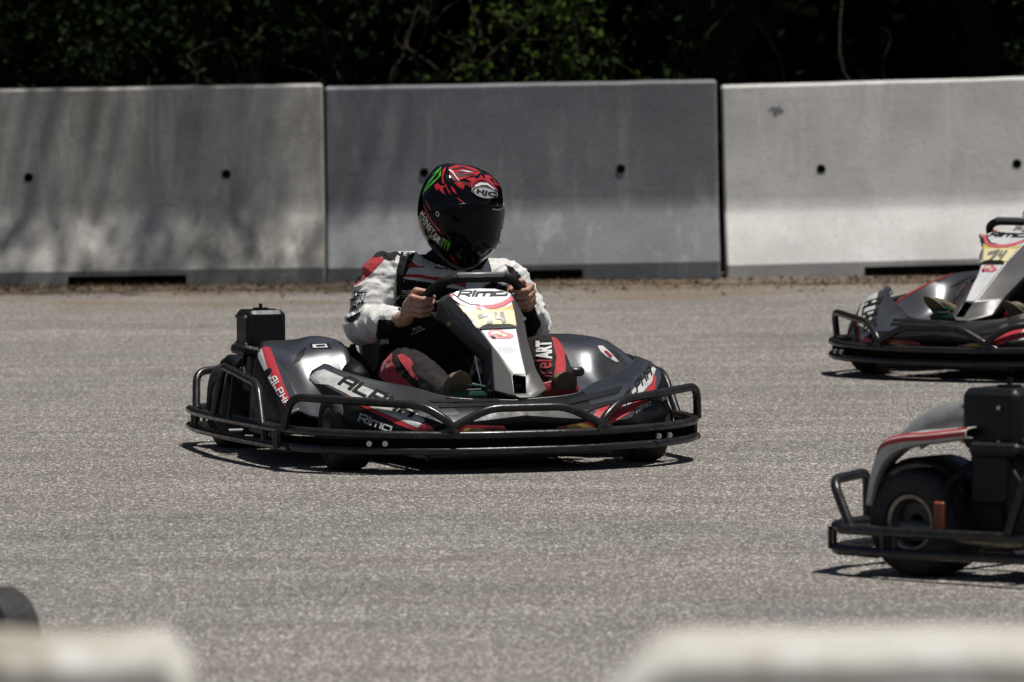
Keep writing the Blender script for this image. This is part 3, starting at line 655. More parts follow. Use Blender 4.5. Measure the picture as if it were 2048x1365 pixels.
    m = MB(); m.cyl((-.500, .41, .471), (-.500, .41, .478), .026, 24); m.cyl((-.500, .41, .478), (-.500, .41, .492), .006, 8); m.build('cap', 'plastic', bx, 40)
    # pedals
    for sg, mt, nm in ((-1, 'green', 'brake_pedal'), (1, 'redpedal', 'throttle_pedal')):
        c = Vector((-0.116, -0.7, 0.2395)) if sg < 0 else Vector((0.2034, -0.66, 0.2404)); m = MB()
        m.box(c - Vector((0, 0, .006 if sg < 0 else 0)), (.12 if sg < 0 else .125, .018, .028 if sg < 0 else .045), bev=.012); m.tube([c + Vector((.05, 0, 0)), c + Vector((.05, .06, -.13))], .008)
        m.tube([c + Vector((-.055, .005, .02)), c + Vector((0, .0, .032)), c + Vector((.055, .005, .02))], .006)
        m.build(nm, mt, root, 40)
    m = MB(); m.tube([Vector((-0.064, -0.6, 0.3555)), Vector((-0.0491, -0.62, 0.2593))], .0025, 8); m.tube([Vector((-0.1321, -0.72, 0.2538)), Vector((-0.0818, -0.72, 0.2541))], .003, 8)
    m.build('pedal_linkage', 'steel', root, 40)
    m = MB()   # tie rods and right hand lever
    m.tube([(-.42, -.66, .12), (.42, -.66, .12)], .007); m.tube([(.30, -.45, .10), (.33, -.42, .27)], .009); m.box((.335, -.42, .285), (.055, .03, .03), bev=.008); m.box((.33, -.44, .16), (.10, .10, .14), bev=.03)
    m.build('linkage', 'frame', root, 40)
    return root
# ------------------------------------------------------------------ the driver (same frame as the kart)
def inpoly(x, y, P):
    c = False; j = len(P) - 1
    for i in range(len(P)):
        if (P[i][1] > y) != (P[j][1] > y) and x < (P[j][0] - P[i][0]) * (y - P[i][1]) / (P[j][1] - P[i][1]) + P[i][0]: c = not c
        j = i
    return c
def stencil(p):
    t = (-.1 - p.y) / VD.y; return p.x + VD.x * t, p.z + VD.z * t

SHL = Vector((-0.1605, 0.09, 0.5929)); ELL = Vector((-0.2474, 0.04, 0.4282)); WRL = Vector((-0.1846, -0.23, 0.4632))
SHR = Vector((0.2783, 0.12, 0.5559)); ELR = Vector((0.3419, 0.06, 0.4138)); WRR = Vector((0.2298, -0.22, 0.5043))
KNL = Vector((-0.202, -0.3, 0.302)); ANL = Vector((-0.1429, -0.54, 0.2284)); KNR = Vector((0.2648, -0.3, 0.3331)); ANR = Vector((0.2423, -0.55, 0.2596))

def hand_samples(G, t, o, f, wrist, side, s=1.0):
    """a fist closed on the rim: t along the rim (index end), o outwards from the wheel, f towards the front"""
    S_ = []
    b = -f
    knuck = []
    L4 = [(.031, 1.0, .0088), (.0105, 1.08, .0090), (-.0105, 1.02, .0086), (-.030, .84, .0076)]
    for s0, ln, r in L4:
        base = G + t * s0
        mcp = base + o * .044 * (.9 + .1 * ln) + f * .016; pip = base + o * .020 * ln + f * .040 * ln; dip = base - o * .014 * ln + f * .033 * ln; tip = base - o * .026 * ln + f * .010
        S_ += chain([mcp, pip, dip, tip], [r * 1.16, r * 1.08, r * .98, r * .84], .25)
        S_.append((pip, (r * 1.14,) * 3)); knuck.append(mcp)
    heel = wrist.lerp(G + o * .05 + b * .005, .45)
    for i, k in enumerate(knuck): S_ += chain([k, heel + t * (.022 - .015 * i)], [.0115, .017], .3)
    S_ += chain([heel, wrist], [.022, .023], .3)
    th = [heel + t * .018 + b * .010, G + t * .038 + o * .022 + b * .018, G + t * .030 - o * .012 + b * .016, G + t * .020 - o * .032 + f * .004]
    S_ += chain(th, [.015, .0118, .0105, .0088], .25)
    return S_, [G + t * L4[0][0] - o * .026 + f * .010]

def make_person(name):
    root = empty(name)
    WC = Vector((.018, -.285, .512)); nx = Vector((0, -.62, -.78)).normalized(); ux = Vector((1, 0, 0)); uy = Vector((0, -.78, .62)).normalized()
    ft = Vector((.0, -.97, -.22)).normalized()
    GL_ = WC - ux * .160 + uy * .005; GR_ = WC + ux * .157 + uy * .035
    tl = Vector((-.05, -.35, .93)).normalized(); tr_ = Vector((-.22, -.35, .90)).normalized()
    fl = (ft - tl * ft.dot(tl)).normalized(); ol = Vector((-1, 0, -.1)); ol = (ol - tl * ol.dot(tl)).normalized()
    frr = (ft - tr_ * ft.dot(tr_)).normalized(); orr = Vector((1, 0, .1)); orr = (orr - tr_ * orr.dot(tr_)).normalized()
    h1, _ = hand_samples(GL_, tl, ol, fl, WRL, -1); h2, _ = hand_samples(GR_, tr_, orr, frr, WRR, 1)
    hands = blob('hands', h1 + h2 + chain([WRL, WRL.lerp(ELL, .3)], [.025, .030]) + chain([WRR, WRR.lerp(ELR, .3)], [.025, .030]), .0022, 3)
    nk = Vector((.045, .10, .60)); HC = Vector((0.0643, 0, 0.7651))
    core = blob('core', chain([(0, .24, .24), (.03, .15, .48), nk], [.075, .08, .05]) + chain([nk, HC + Vector((0, .04, -.04))], [.055, .06]) + [(HC, (.075, .095, .105))]
                + chain([SHL, ELL, WRL.lerp(ELL, .2)], [.05, .042, .03]) + chain([SHR, ELR, WRR.lerp(ELR, .2)], [.05, .042, .03]) + chain([(-.1, .2, .18), KNL, ANL], [.06, .045, .035]) + chain([(.1, .2, .18), KNR, ANR], [.06, .045, .035])
                + chain([SHL, SHR], [.05, .05]), .012, 4)
    m = MB()
    for o in (hands, core): m.add([v.co for v in o.data.vertices], [list(p.vertices) for p in o.data.polygons])
    body = m.build('body', 'skin', root, 179, fix=False)
    for o in (hands, core): d = o.data; bpy.data.objects.remove(o); bpy.data.meshes.remove(d)
    # suit
    S_ = chain([(0, .24, .19), (.01, .235, .30), (.035, .17, .45), (.05, .12, .55)], [(.175, .14, .11), (.155, .125, .11), (.18, .125, .11), (.175, .105, .085)], .3)
    S_ += chain([SHL + Vector((.03, 0, .0)), SHR + Vector((-.03, 0, .01))], [(.075, .08, .078), (.07, .075, .070)], .3)
    S_ += chain([SHL, SHL.lerp(ELL, .5) + Vector((-.008, 0, 0)), ELL, ELL.lerp(WRL, .45), WRL.lerp(ELL, .16)], [.076, .070, .066, .055, .034], .25)
    S_ += chain([SHR, SHR.lerp(ELR, .5) + Vector((.012, 0, 0)), ELR, ELR.lerp(WRR, .5), WRR.lerp(ELR, .16)], [.072, .064, .060, .048, .034], .25)
    S_ += chain([(-.10, .20, .19), KNL, KNL.lerp(ANL, .5), ANL], [.105, .074, .066, .048], .25) + chain([(.10, .20, .19), KNR, KNR.lerp(ANR, .5), ANR], [.105, .070, .060, .047], .25)
    S_ += chain([nk + Vector((-.01, 0, -.03)), nk + Vector((-.005, -.01, .05))], [(.085, .08, .06), (.062, .062, .03)], .3)
    suit = blob('racing_suit', S_, .0043, 5); suit.parent = root; me = suit.data
    n = len(me.vertices); co = np.empty(n * 3); me.vertices.foreach_get('co', co); co = co.reshape(-1, 3)
    nr = np.empty(n * 3); me.vertices.foreach_get('normal', nr) if False else me.vertex_normals.foreach_get('vector', nr); nr = nr.reshape(-1, 3)
    def axis(p):   # nearest limb, for folds that run round it
        best = None
        for a, b, amp in BONES:
            ab = b - a; t = max(0, min(1, (p - a).dot(ab) / ab.length_squared)); d = (p - a - ab * t).length
            if best is None or d < best[0]: best = (d, t, ab.normalized(), amp, a)
        return best
    BONES = [(SHL, ELL, .012), (ELL, WRL, .012), (SHR, ELR, .011), (ELR, WRR, .011), (Vector((-.1, .2, .19)), KNL, .006), (KNL, ANL, .0055), (Vector((.1, .2, .19)), KNR, .006), (KNR, ANR, .0055), (Vector((.02, .2, .25)), Vector((.04, .12, .58)), .004)]
    for i in range(n):
        p = Vector(co[i]); d, t, ax, amp, a = axis(p)
        q = p * 1.0; along = (p - a).dot(ax); q = (p - ax * along) * 7 + ax * along * 22
        q += noise.noise_vector(p * 9) * .9
        k_ = [b[0] for b in BONES].index(a); v = noise.noise(q); rid = 1 - abs(v) * 2.6
        co[i] += nr[i] * (amp * (max(rid, -.4) * .75 - .25) + (  .0022 * (1 - abs(noise.noise(q * 2.3 + Vector((9, 1, 4)))) * 2.5) if k_ < 4 else 0) + .0012 * noise.noise(p * 60))
    me.vertices.foreach_set('co', co.ravel()); me.update()
    for k in ('f_white', 'f_black', 'f_grey', 'f_red'): me.materials.append(M[k])
    cuffL = [(-0.2401, 0.4539), (-0.1923, 0.4512), (-0.1663, 0.4818), (-0.1557, 0.5095), (-0.0803, 0.5161), (-0.0819, 0.3516), (-0.2361, 0.3471), (-0.2492, 0.4049)]; cuffR = [(0.2474, 0.5584), (0.2783, 0.528), (0.2919, 0.5013), (0.3037, 0.4614), (0.3207, 0.4246), (0.2978, 0.3888), (0.2285, 0.3772), (0.2297, 0.5093)]
    white_chest = [(-0.1163, 0.6845), (-0.0858, 0.6543), (-0.0448, 0.6337), (0.0152, 0.6194), (0.0753, 0.6033), (0.1533, 0.6511), (0.2482, 0.641), (0.282, 0.5577), (0.199, 0.5595), (0.1526, 0.5769), (0.0919, 0.537), (0.0145, 0.5519), (-0.0626, 0.5733), (-0.155, 0.59), (-0.1443, 0.6243)]
    grey_sh = [(-0.2637, 0.6579), (-0.2498, 0.6839), (-0.2053, 0.6928), (-0.1712, 0.6823), (-0.1852, 0.6465), (-0.2159, 0.6504), (-0.2329, 0.6638)]; grey_shR = [(0.1962, 0.6288), (0.2238, 0.6184), (0.2546, 0.588), (0.2407, 0.5751), (0.2098, 0.6005)]
    white_shL = [(-0.219, 0.6898), (-0.1642, 0.6887), (-0.1646, 0.6493), (-0.17, 0.4523), (-0.235, 0.4538), (-0.2163, 0.6176)]
    redL = [(-0.3361, 0.5791), (-0.3152, 0.6262), (-0.2756, 0.6647), (-0.2465, 0.6707), (-0.2176, 0.6537), (-0.2728, 0.6007), (-0.3192, 0.5689)]; redR = [(0.2063, 0.6006), (0.2304, 0.5885), (0.2644, 0.525), (0.254, 0.5253), (0.2199, 0.5755)]
    kneeL = [(-0.242, 0.27), (-0.2329, 0.3191), (-0.2087, 0.3481), (-0.1915, 0.3559), (-0.1919, 0.3181), (-0.1683, 0.2747), (-0.1037, 0.2237), (-0.1347, 0.2114), (-0.2029, 0.2394)]; kneeR = [(0.3499, 0.4008), (0.3759, 0.387), (0.398, 0.3401), (0.401, 0.282), (0.385, 0.2443), (0.3591, 0.2582), (0.37, 0.3159)]
    black_chest = [(-0.1515, 0.5883), (-0.0626, 0.5716), (0.0145, 0.5502), (0.0919, 0.537), (0.1526, 0.5737), (0.199, 0.5562), (0.2159, 0.5096), (0.2412, 0.443), (0.1766, 0.3784), (-0.116, 0.3689), (-0.1666, 0.4522), (-0.1728, 0.5181)]
    col = [(-0.0989, 0.7137), (-0.0786, 0.6903), (-0.0583, 0.6603), (-0.0277, 0.6301), (0.0151, 0.6128), (0.1098, 0.6108), (0.1534, 0.6676), (0.0764, 0.7268), (-0.061, 0.7294)]
    for p in me.polygons:
        c = p.center; x, z = stencil(c); d, t, ax, amp, a = axis(c); k = [b[0] for b in BONES].index(a)
        if k < 4:
            mi = 0
            if inpoly(x, z, cuffL) and k in (0, 1): mi = 1
            elif inpoly(x, z, cuffR) and k in (2, 3): mi = 1
            elif inpoly(x, z, grey_sh) or inpoly(x, z, grey_shR): mi = 2
            elif inpoly(x, z, redL) or inpoly(x, z, redR): mi = 3
        elif k < 8:
            mi = 2
            if inpoly(x, z, kneeL) or inpoly(x, z, kneeR): mi = 3
        else:
            mi = 1
            if inpoly(x, z, white_chest) or (inpoly(x, z, white_shL)): mi = 0
            if inpoly(x, z, grey_sh): mi = 2
            if c.y > .16 and c.z > .3: mi = 0
        if k in (0, 2, 8) and c.y < .14 and inpoly(x, z, black_chest): mi = 1
        if inpoly(x, z, col) and c.z > .60: mi = 1
        p.material_index = mi; p.use_smooth = True
    T = bvh_of(suit)
    for nm, mt, sh in (('chest_stripe', 'f_red', [[(-0.1497, 0.603), (-0.0966, 0.6003), (-0.0384, 0.5876), (-0.0402, 0.5794), (-0.1001, 0.5905), (-0.1549, 0.5949)], [(-0.1374, 0.634), (-0.1253, 0.6436), (-0.1083, 0.6301), (-0.0826, 0.6279), (-0.0861, 0.6231), (-0.1443, 0.6259)], [(-0.0521, 0.5928), (-0.0057, 0.5869), (0.0612, 0.569), (0.0576, 0.5542), (-0.011, 0.5738), (-0.0522, 0.5813)]]),
                       ('shoulder_line', 'f_black', [[(-0.2225, 0.6751), (-0.192, 0.6548), (-0.1954, 0.65), (-0.226, 0.6703)], [(-0.2053, 0.6879), (-0.1814, 0.6825), (-0.1644, 0.669), (-0.1679, 0.6642), (-0.1849, 0.676), (-0.2054, 0.683)]]),
                       ('vest_strap', 'f_black', [[(-0.1644, 0.6772), (-0.1165, 0.673), (-0.1288, 0.6387), (-0.1445, 0.6079), (-0.155, 0.5801), (-0.1591, 0.5178), (-0.1663, 0.4769), (-0.1798, 0.5018), (-0.1809, 0.5593), (-0.1786, 0.6168), (-0.1698, 0.6494)]]),
                       ('strap_label', 'f_white', [[(-0.1558, 0.6738), (-0.1439, 0.6735), (-0.1439, 0.6637), (-0.1559, 0.6656)]]),
                       ('chest_piping', 'f_white', [[(-0.1566, 0.5933), (-0.1002, 0.5856), (-0.0402, 0.5744), (-0.042, 0.5695), (-0.1002, 0.5806), (-0.1584, 0.5884)], [(-0.0522, 0.5796), (-0.0111, 0.5705), (0.0576, 0.551), (0.0575, 0.546), (-0.0145, 0.5657), (-0.0539, 0.5764)], [(-0.0486, 0.5976), (-0.0057, 0.5918), (0.0647, 0.5739), (0.0646, 0.5689), (-0.0057, 0.5869), (-0.0486, 0.5927)]]),
                       ('zip', 'ink', [[(-0.0483, 0.6256), (0.0014, 0.618), (-0.0003, 0.6147), (-0.0484, 0.6207)]])):
        decal(nm, sh, T, mt, suit, .002)
    W_ = 'f_white'
    decal('chest_lettering', place(text2d('FREELO', .01), (-0.164, 0.5376), (-0.1006, 0.5395), (-0.1622, 0.5507)) + [[(-0.1658, 0.5344), (-0.0972, 0.5378), (-0.0972, 0.5362), (-0.1658, 0.5327)], [(-0.1624, 0.5294), (-0.111, 0.5315), (-0.111, 0.5299), (-0.1624, 0.5277)]], T, W_, suit, .004)
    decal('chest_lettering', place(text2d('BE', .02), (-0.0585, 0.4646), (-0.0327, 0.4657), (-0.0583, 0.4761)), T, W_, suit, .004)
    decal('cuff_lettering', place(text2d('POL', .03), (-0.1242, 0.4118), (-0.0915, 0.4242), (-0.1258, 0.4234)) + [[(-0.1328, 0.4038), (-0.0846, 0.4241), (-0.0829, 0.4207), (-0.1311, 0.4021)]], T, W_, suit, .004)
    decal('sleeve_lettering', place(text2d('RACING SEATS', .01), (-0.3467, 0.5449), (-0.2955, 0.547), (-0.3466, 0.5514)) + place(text2d('TILLETT', .04), (-0.3537, 0.5319), (-0.2803, 0.5336), (-0.3535, 0.5434)) + place(text2d('OIL', .04), (-0.3471, 0.5104), (-0.3163, 0.518), (-0.3435, 0.5251))
          + place(text2d('ROMAR', .03), (-0.3611, 0.4698), (-0.2909, 0.5043), (-0.3575, 0.491)) + [[(-0.354, 0.5024), (-0.2992, 0.5209), (-0.2992, 0.5192), (-0.354, 0.4991)], [(-0.351, 0.4597), (-0.2962, 0.4847), (-0.2996, 0.4782), (-0.3307, 0.4461), (-0.3477, 0.4498)], [(-0.3535, 0.5466), (-0.2785, 0.5467), (-0.2785, 0.5434), (-0.3535, 0.5434)]], T, 'ink', suit, .0035)
    decal('leg_lettering', place(text2d('ART', .05), (0.3544, 0.3113), (0.3532, 0.3709), (0.3006, 0.311)), T, W_, suit, .003)
    decal('leg_lettering', place(text2d('Birel', .01), (0.3554, 0.2285), (0.3543, 0.308), (0.2929, 0.2301)) + [[(-0.1729, 0.3357), (-0.154, 0.3402), (-0.1301, 0.3264), (-0.1166, 0.308), (-0.1236, 0.2934), (-0.1118, 0.2733), (-0.0965, 0.2581), (-0.1034, 0.2534), (-0.1239, 0.267), (-0.1408, 0.2905), (-0.1628, 0.3174)]], T, 'f_red', suit, .003)
    # shoes
    for toe, heel in ((Vector((-0.1494, -0.69, 0.2896)), Vector((-0.1293, -0.6, 0.2151))), (Vector((0.2075, -0.68, 0.2801)), Vector((0.2258, -0.6, 0.2124)))):
        sh = blob('shoe', chain([heel + Vector((0, .05, -.01)), heel.lerp(toe, .5) + Vector((0, .03, 0)), toe], [(.040, .035, .03), (.043, .033, .03), (.036, .026, .022)], .2), .004, 5)
        sh.parent = root; sh.data.materials.append(M['shoe']); sh.data.shade_smooth()
        m = MB(); pts = []
        for k in range(20):
            a = 2 * math.pi * k / 20; pts.append((math.cos(a) * .041 * (1 if math.sin(a) > 0 else .9), math.sin(a)))
        dirn = (toe - heel); mid = heel.lerp(toe, .5); fr_ = Vector((0, -1, .1)); V = []
        for dy in (0, .008):
            V += [mid + Vector((a, -.034 + dy, 0)) + dirn * b * .88 for a, b in pts]
        m.add(V, [tuple(range(20)), tuple(range(39, 19, -1))] + [(k, (k + 1) % 20, 20 + (k + 1) % 20, 20 + k) for k in range(20)]); m.build('sole', 'shoe', sh, 40)
    # helmet: inflated from its outline round its own axis
    OUT = [Vector(p) for p in ((0.0222, -0.02, 0.9612), (0.0549, -0.02, 0.959), (0.1049, -0.02, 0.9516), (0.141, -0.02, 0.9394), (0.172, -0.02, 0.9224), (0.2063, -0.02, 0.8871), (0.2181, -0.02, 0.8472), (0.2176, -0.02, 0.796), (0.2119, -0.02, 0.7464), (0.1975, -0.02, 0.6888), (0.1643, -0.02, 0.6531), (0.1312, -0.02, 0.624), (0.0861, -0.02, 0.6067), (0.0396, -0.02, 0.6192), (0.0053, -0.02, 0.6431),
           (-0.0254, -0.02, 0.6717), (-0.0543, -0.02, 0.7102), (-0.0762, -0.02, 0.7634), (-0.0791, -0.02, 0.8129), (-0.0718, -0.02, 0.8589), (-0.0542, -0.02, 0.8998), (-0.0315, -0.02, 0.9324), (-0.0072, -0.02, 0.9534))]
    C0 = Vector((0.0757, -0.02, 0.787)); cl = catmull(OUT + [OUT[0]], 4)[:-1]; rows = []
    for k in range(1, 32):
        ph = R(-90 + 180 * k / 32); cs = math.cos(ph) ** .82; sn = math.sin(ph)
        rows.append([C0 + (q - C0) * cs - VD * sn * .150 for q in cl])
    m = MB(); m.grid(rows, wrap=True)
    for e, row in ((-1, 0), (1, len(rows) - 1)):
        i = len(m.v); m.v.append(tuple(C0 - VD * .150 * e)); L = len(cl)
        for j in range(L): m.f.append((row * L + j, row * L + (j + 1) % L, i)); m.m.append(0)
    hm = m.build('helmet', 'helmet', root, 179)
    T = bvh_of(hm)
    vis = decal('visor', [[(-0.0104, 0.8172), (0.0602, 0.8308), (0.1376, 0.8245), (0.1876, 0.8186), (0.1979, 0.8135), (0.1942, 0.7822), (0.1887, 0.7494), (0.1797, 0.7116), (0.1691, 0.6854), (0.1501, 0.6809), (0.1104, 0.6751), (0.0588, 0.6777), (0.016, 0.7), (-0.0044, 0.7283), (-0.0142, 0.7779)]], T, 'visor', hm, .003, maxjump=.2)
    finish(vis, ('SOLIDIFY', dict(thickness=.006, offset=1)))
    vis.data.shade_smooth()
    def hd(nm, mt, polys, off=.001): decal(nm, polys, T, mt, hm, off, L=.008)
    hd('red_crest', 'h_red', [[(0.0029, 0.9485), (0.0305, 0.9596), (0.0614, 0.9558), (0.0957, 0.9453), (0.1162, 0.9318), (0.1006, 0.9206), (0.0851, 0.9208), (0.061, 0.913), (0.0351, 0.9052), (0.0232, 0.9202), (0.0096, 0.932)], [(0.1265, 0.9234), (0.1437, 0.9199), (0.1642, 0.903), (0.1796, 0.8896), (0.1813, 0.883), (0.1555, 0.8933), (0.1332, 0.9069)],
        [(-0.0144, 0.9422), (-0.0022, 0.9552), (-0.0093, 0.9339), (-0.0146, 0.9159), (-0.008, 0.8928), (-0.0182, 0.8996), (-0.0179, 0.9259)], [(-0.0097, 0.8896), (-0.0045, 0.8944), (0.0106, 0.8563), (0.009, 0.8712)], [(-0.0252, 0.8898), (-0.008, 0.8879), (-0.015, 0.8798), (-0.0066, 0.8583), (-0.0185, 0.8667), (-0.027, 0.8767)], [(-0.0736, 0.8447), (-0.0635, 0.8248), (-0.0551, 0.8082), (-0.0619, 0.8133), (-0.0721, 0.8299)],
        [(-0.0824, 0.83), (-0.0756, 0.8217), (-0.0672, 0.7986), (-0.0503, 0.7703), (-0.0334, 0.7519), (-0.0232, 0.7402), (-0.0164, 0.7253), (-0.0301, 0.7371), (-0.047, 0.7587), (-0.064, 0.7821), (-0.0774, 0.8053)], [(0.0311, 0.8494), (0.0397, 0.846), (0.0568, 0.8325), (0.0465, 0.8343)], [(0.007, 0.6656), (0.0156, 0.6572), (0.0359, 0.6272), (0.0256, 0.634), (0.012, 0.649)],
        [(-0.1032, 0.7992), (-0.0966, 0.7794), (-0.0848, 0.7529), (-0.0916, 0.7629), (-0.1017, 0.7828)], [(0.0815, 0.8946), (0.0867, 0.9027), (0.1092, 0.9122), (0.1162, 0.9253), (0.123, 0.9136), (0.147, 0.9033), (0.1709, 0.8749), (0.1742, 0.8666), (0.164, 0.8767), (0.1435, 0.8985), (0.1212, 0.9071), (0.1126, 0.9072), (0.0884, 0.8978), (0.0847, 0.8781), (0.0813, 0.8814)]])
    hd('dark_red_field', 'h_dred', [[(0.0062, 0.9337), (0.0232, 0.9169), (0.0437, 0.9034), (0.0677, 0.8981), (0.0987, 0.9009), (0.1263, 0.9037), (0.1572, 0.8933), (0.1383, 0.8969), (0.1038, 0.8909), (0.0865, 0.878), (0.0693, 0.8882), (0.0402, 0.8953), (0.018, 0.9088)], [(0.1039, 0.8975), (0.1331, 0.8953), (0.1554, 0.8834), (0.1554, 0.8768), (0.1262, 0.8872), (0.1072, 0.8826)]], .0006)
    hd('red_shard', 'h_red', [[(0.023, 0.8989), (0.0471, 0.8985), (0.0607, 0.8884), (0.0537, 0.8753), (0.0366, 0.8855)], [(0.0644, 0.9113), (0.092, 0.9158), (0.1057, 0.9073), (0.0849, 0.8995)], [(0.0092, 0.8892), (0.0228, 0.8791), (0.033, 0.8592), (0.0193, 0.8693)], [(-0.0458, 0.8902), (-0.0319, 0.8998), (-0.0218, 0.8865), (-0.0356, 0.8736)], [(0.1334, 0.9283), (0.154, 0.9164), (0.1677, 0.9013), (0.1471, 0.9099)]], .0012)
    hd('crest_lines', 'ink', [[(0.0149, 0.945), (0.0527, 0.951), (0.0922, 0.9372), (0.0527, 0.9461), (0.0234, 0.94)], [(0.0354, 0.9332), (0.075, 0.9408), (0.1094, 0.9336), (0.0749, 0.9342), (0.0439, 0.9265)], [(0.0182, 0.9318), (0.0405, 0.9249), (0.0783, 0.9275), (0.1007, 0.9239), (0.0748, 0.921), (0.0404, 0.9167)], [(0.1129, 0.9434), (0.1231, 0.9301), (0.1161, 0.922), (0.1093, 0.927)], [(0.1436, 0.9133), (0.1557, 0.9098), (0.1676, 0.8931), (0.1539, 0.8999)]], .0018)
    hd('crest_lines', 'h_white', [[(0.0045, 0.9403), (0.0182, 0.9302), (0.0351, 0.9069), (0.042, 0.9035), (0.0335, 0.9151), (0.0199, 0.9351), (0.0097, 0.9435)], [(0.0406, 0.9397), (0.0681, 0.9376), (0.0921, 0.9322), (0.068, 0.9326)], [(0.0934, 0.8878), (0.1125, 0.8973), (0.1383, 0.8953), (0.164, 0.875), (0.1605, 0.8735), (0.1365, 0.8887), (0.1158, 0.8891), (0.0985, 0.8811)]], .0022)
    hd('green_claws', 'h_green', [[(-0.0872, 0.8581), (-0.0784, 0.8809), (-0.0627, 0.9069), (-0.0454, 0.9263), (-0.0194, 0.9522), (-0.0229, 0.944), (-0.042, 0.923), (-0.0576, 0.9035), (-0.0733, 0.8824)], [(-0.0838, 0.8596), (-0.0664, 0.8873), (-0.049, 0.905), (-0.0317, 0.9195), (-0.0212, 0.9423), (-0.0214, 0.9226), (-0.0387, 0.9065), (-0.0595, 0.8888), (-0.0768, 0.8694)], [(-0.0523, 0.9264), (-0.035, 0.9409), (-0.0194, 0.9538), (-0.0212, 0.9456), (-0.0385, 0.9344)]])
    hd('green_claws', 'h_green', [[(-0.0165, 0.7171), (-0.0097, 0.7136), (-0.0167, 0.6957), (-0.0254, 0.6843), (-0.0201, 0.7023)], [(-0.0097, 0.7153), (0.0006, 0.7101), (-0.0065, 0.6922), (-0.0152, 0.6792), (-0.0115, 0.6989)], [(0.0006, 0.7101), (0.0108, 0.6984), (0.0003, 0.6789), (-0.0049, 0.6724), (-0.0013, 0.6921)]])
    hd('logo', 'h_silver', [ell((0.1277, 0.8642), (0.1724, 0.8551), (0.1313, 0.8838))], .002); hd('logo', 'ink', [ell((0.1277, 0.8633), (0.1698, 0.8552), (0.1313, 0.883))], .0026); hd('logo', 'h_silver', [ell((0.1277, 0.8625), (0.1655, 0.8553), (0.1313, 0.8789))], .0032)
    hd('logo_lettering', 'ink', place(text2d('HJC', .05, 1.05), (0.0983, 0.8581), (0.162, 0.8454), (0.1019, 0.8761)), .0042)
    hd('side_lettering', 'h_white', place(text2d('M', .03), (-0.0947, 0.7991), (-0.0845, 0.789), (-0.086, 0.8104)) + place(text2d('0', .02), (-0.0862, 0.7825), (-0.0778, 0.7708), (-0.0741, 0.7938)) + place(text2d('N', .03), (-0.0795, 0.7659), (-0.0694, 0.7542), (-0.0674, 0.7788)) + place(text2d('S', .03), (-0.0711, 0.7526), (-0.0609, 0.7409), (-0.059, 0.7639))
       + place(text2d('T', .03), (-0.0609, 0.7393), (-0.0507, 0.7292), (-0.0505, 0.7522)) + place(text2d('E', .03), (-0.0508, 0.7227), (-0.0423, 0.7126), (-0.0404, 0.7372)) + place(text2d('R', .03), (-0.0423, 0.711), (-0.0321, 0.7009), (-0.0302, 0.7255)), .002)
    hd('side_lettering', 'h_gold', place(text2d('ENERGY', .02, 1.5), (-0.0948, 0.7794), (-0.0475, 0.7078), (-0.0879, 0.7842)), .002)
    hd('side_badge', 'h_white', [ell((-0.0338, 0.7963), (-0.0278, 0.7929), (-0.0329, 0.8045))], .002); hd('side_badge', 'ink', [ell((-0.0338, 0.7963), (-0.0304, 0.7946), (-0.0329, 0.8012))], .003)
    hd('chin_vent', 'visor', [[(0.1018, 0.6769), (0.1535, 0.6775), (0.1361, 0.6564), (0.1101, 0.6438), (0.0895, 0.6524)]], .004)
    m = MB(); pts = [Vector((0.1375, -0.15, 0.8111)), Vector((0.1712, -0.13, 0.8082)), Vector((0.1945, -0.1, 0.8168)), Vector((0.196, -0.09, 0.8248))]; m.tube(pts, .0022, 8, corner=.01); m.build('visor_edge', 'steel', vis, 60)
    return root
# ------------------------------------------------------------------ the place: ground, barriers, woodland
def sheet(name, x0, x1, y0, y1, z, m, n=1, kind='structure'):
    mb = MB(); nx_ = n; rows = [[(x0 + (x1 - x0) * i / nx_, y0 + (y1 - y0) * j / nx_, z) for i in range(nx_ + 1)] for j in range(nx_ + 1)]
    mb.grid(rows); o = mb.build(name, m, None, None, fix=False); tag(o, kind=kind); return o
sheet('ground', -300, 300, -100, 400, -.03, 'soil')
mb = MB(); mb.grid([[(-300 + 30 * i, 31 + 2 * noise.noise((i * .7, 0, 0)), -.1) for i in range(21)], [(-300 + 30 * i, 48, 14 + 3 * noise.noise((i * .5, 3, 0))) for i in range(21)], [(-300 + 30 * i, 110, 26 + 5 * noise.noise((i * .4, 8, 0))) for i in range(21)]]); tag(mb.build('sky_block_slope', 'soil', None, 60, fix=False), kind='structure')  # dark slope added to block bright sky showing through the leaves
sheet('race_track', -40, 40, -40, 14.1, 0, 'asphalt')
# dirt verge under the barriers, ragged edge
mb = MB(); e0 = []; e1 = []
for i in range(241):
    x = -12 + .1 * i; e0.append((x, 12.9 + .30 * noise.noise((x * .9, 3, 0)) + .12 * noise.noise((x * 5, 7, 0)) + (.35 if x > 0 else 0), .004)); e1.append((x, 14.6, .004))
mb.grid([e0, e1]); tag(mb.build('dirt_verge', 'dirt', None, None, fix=False), kind='structure')

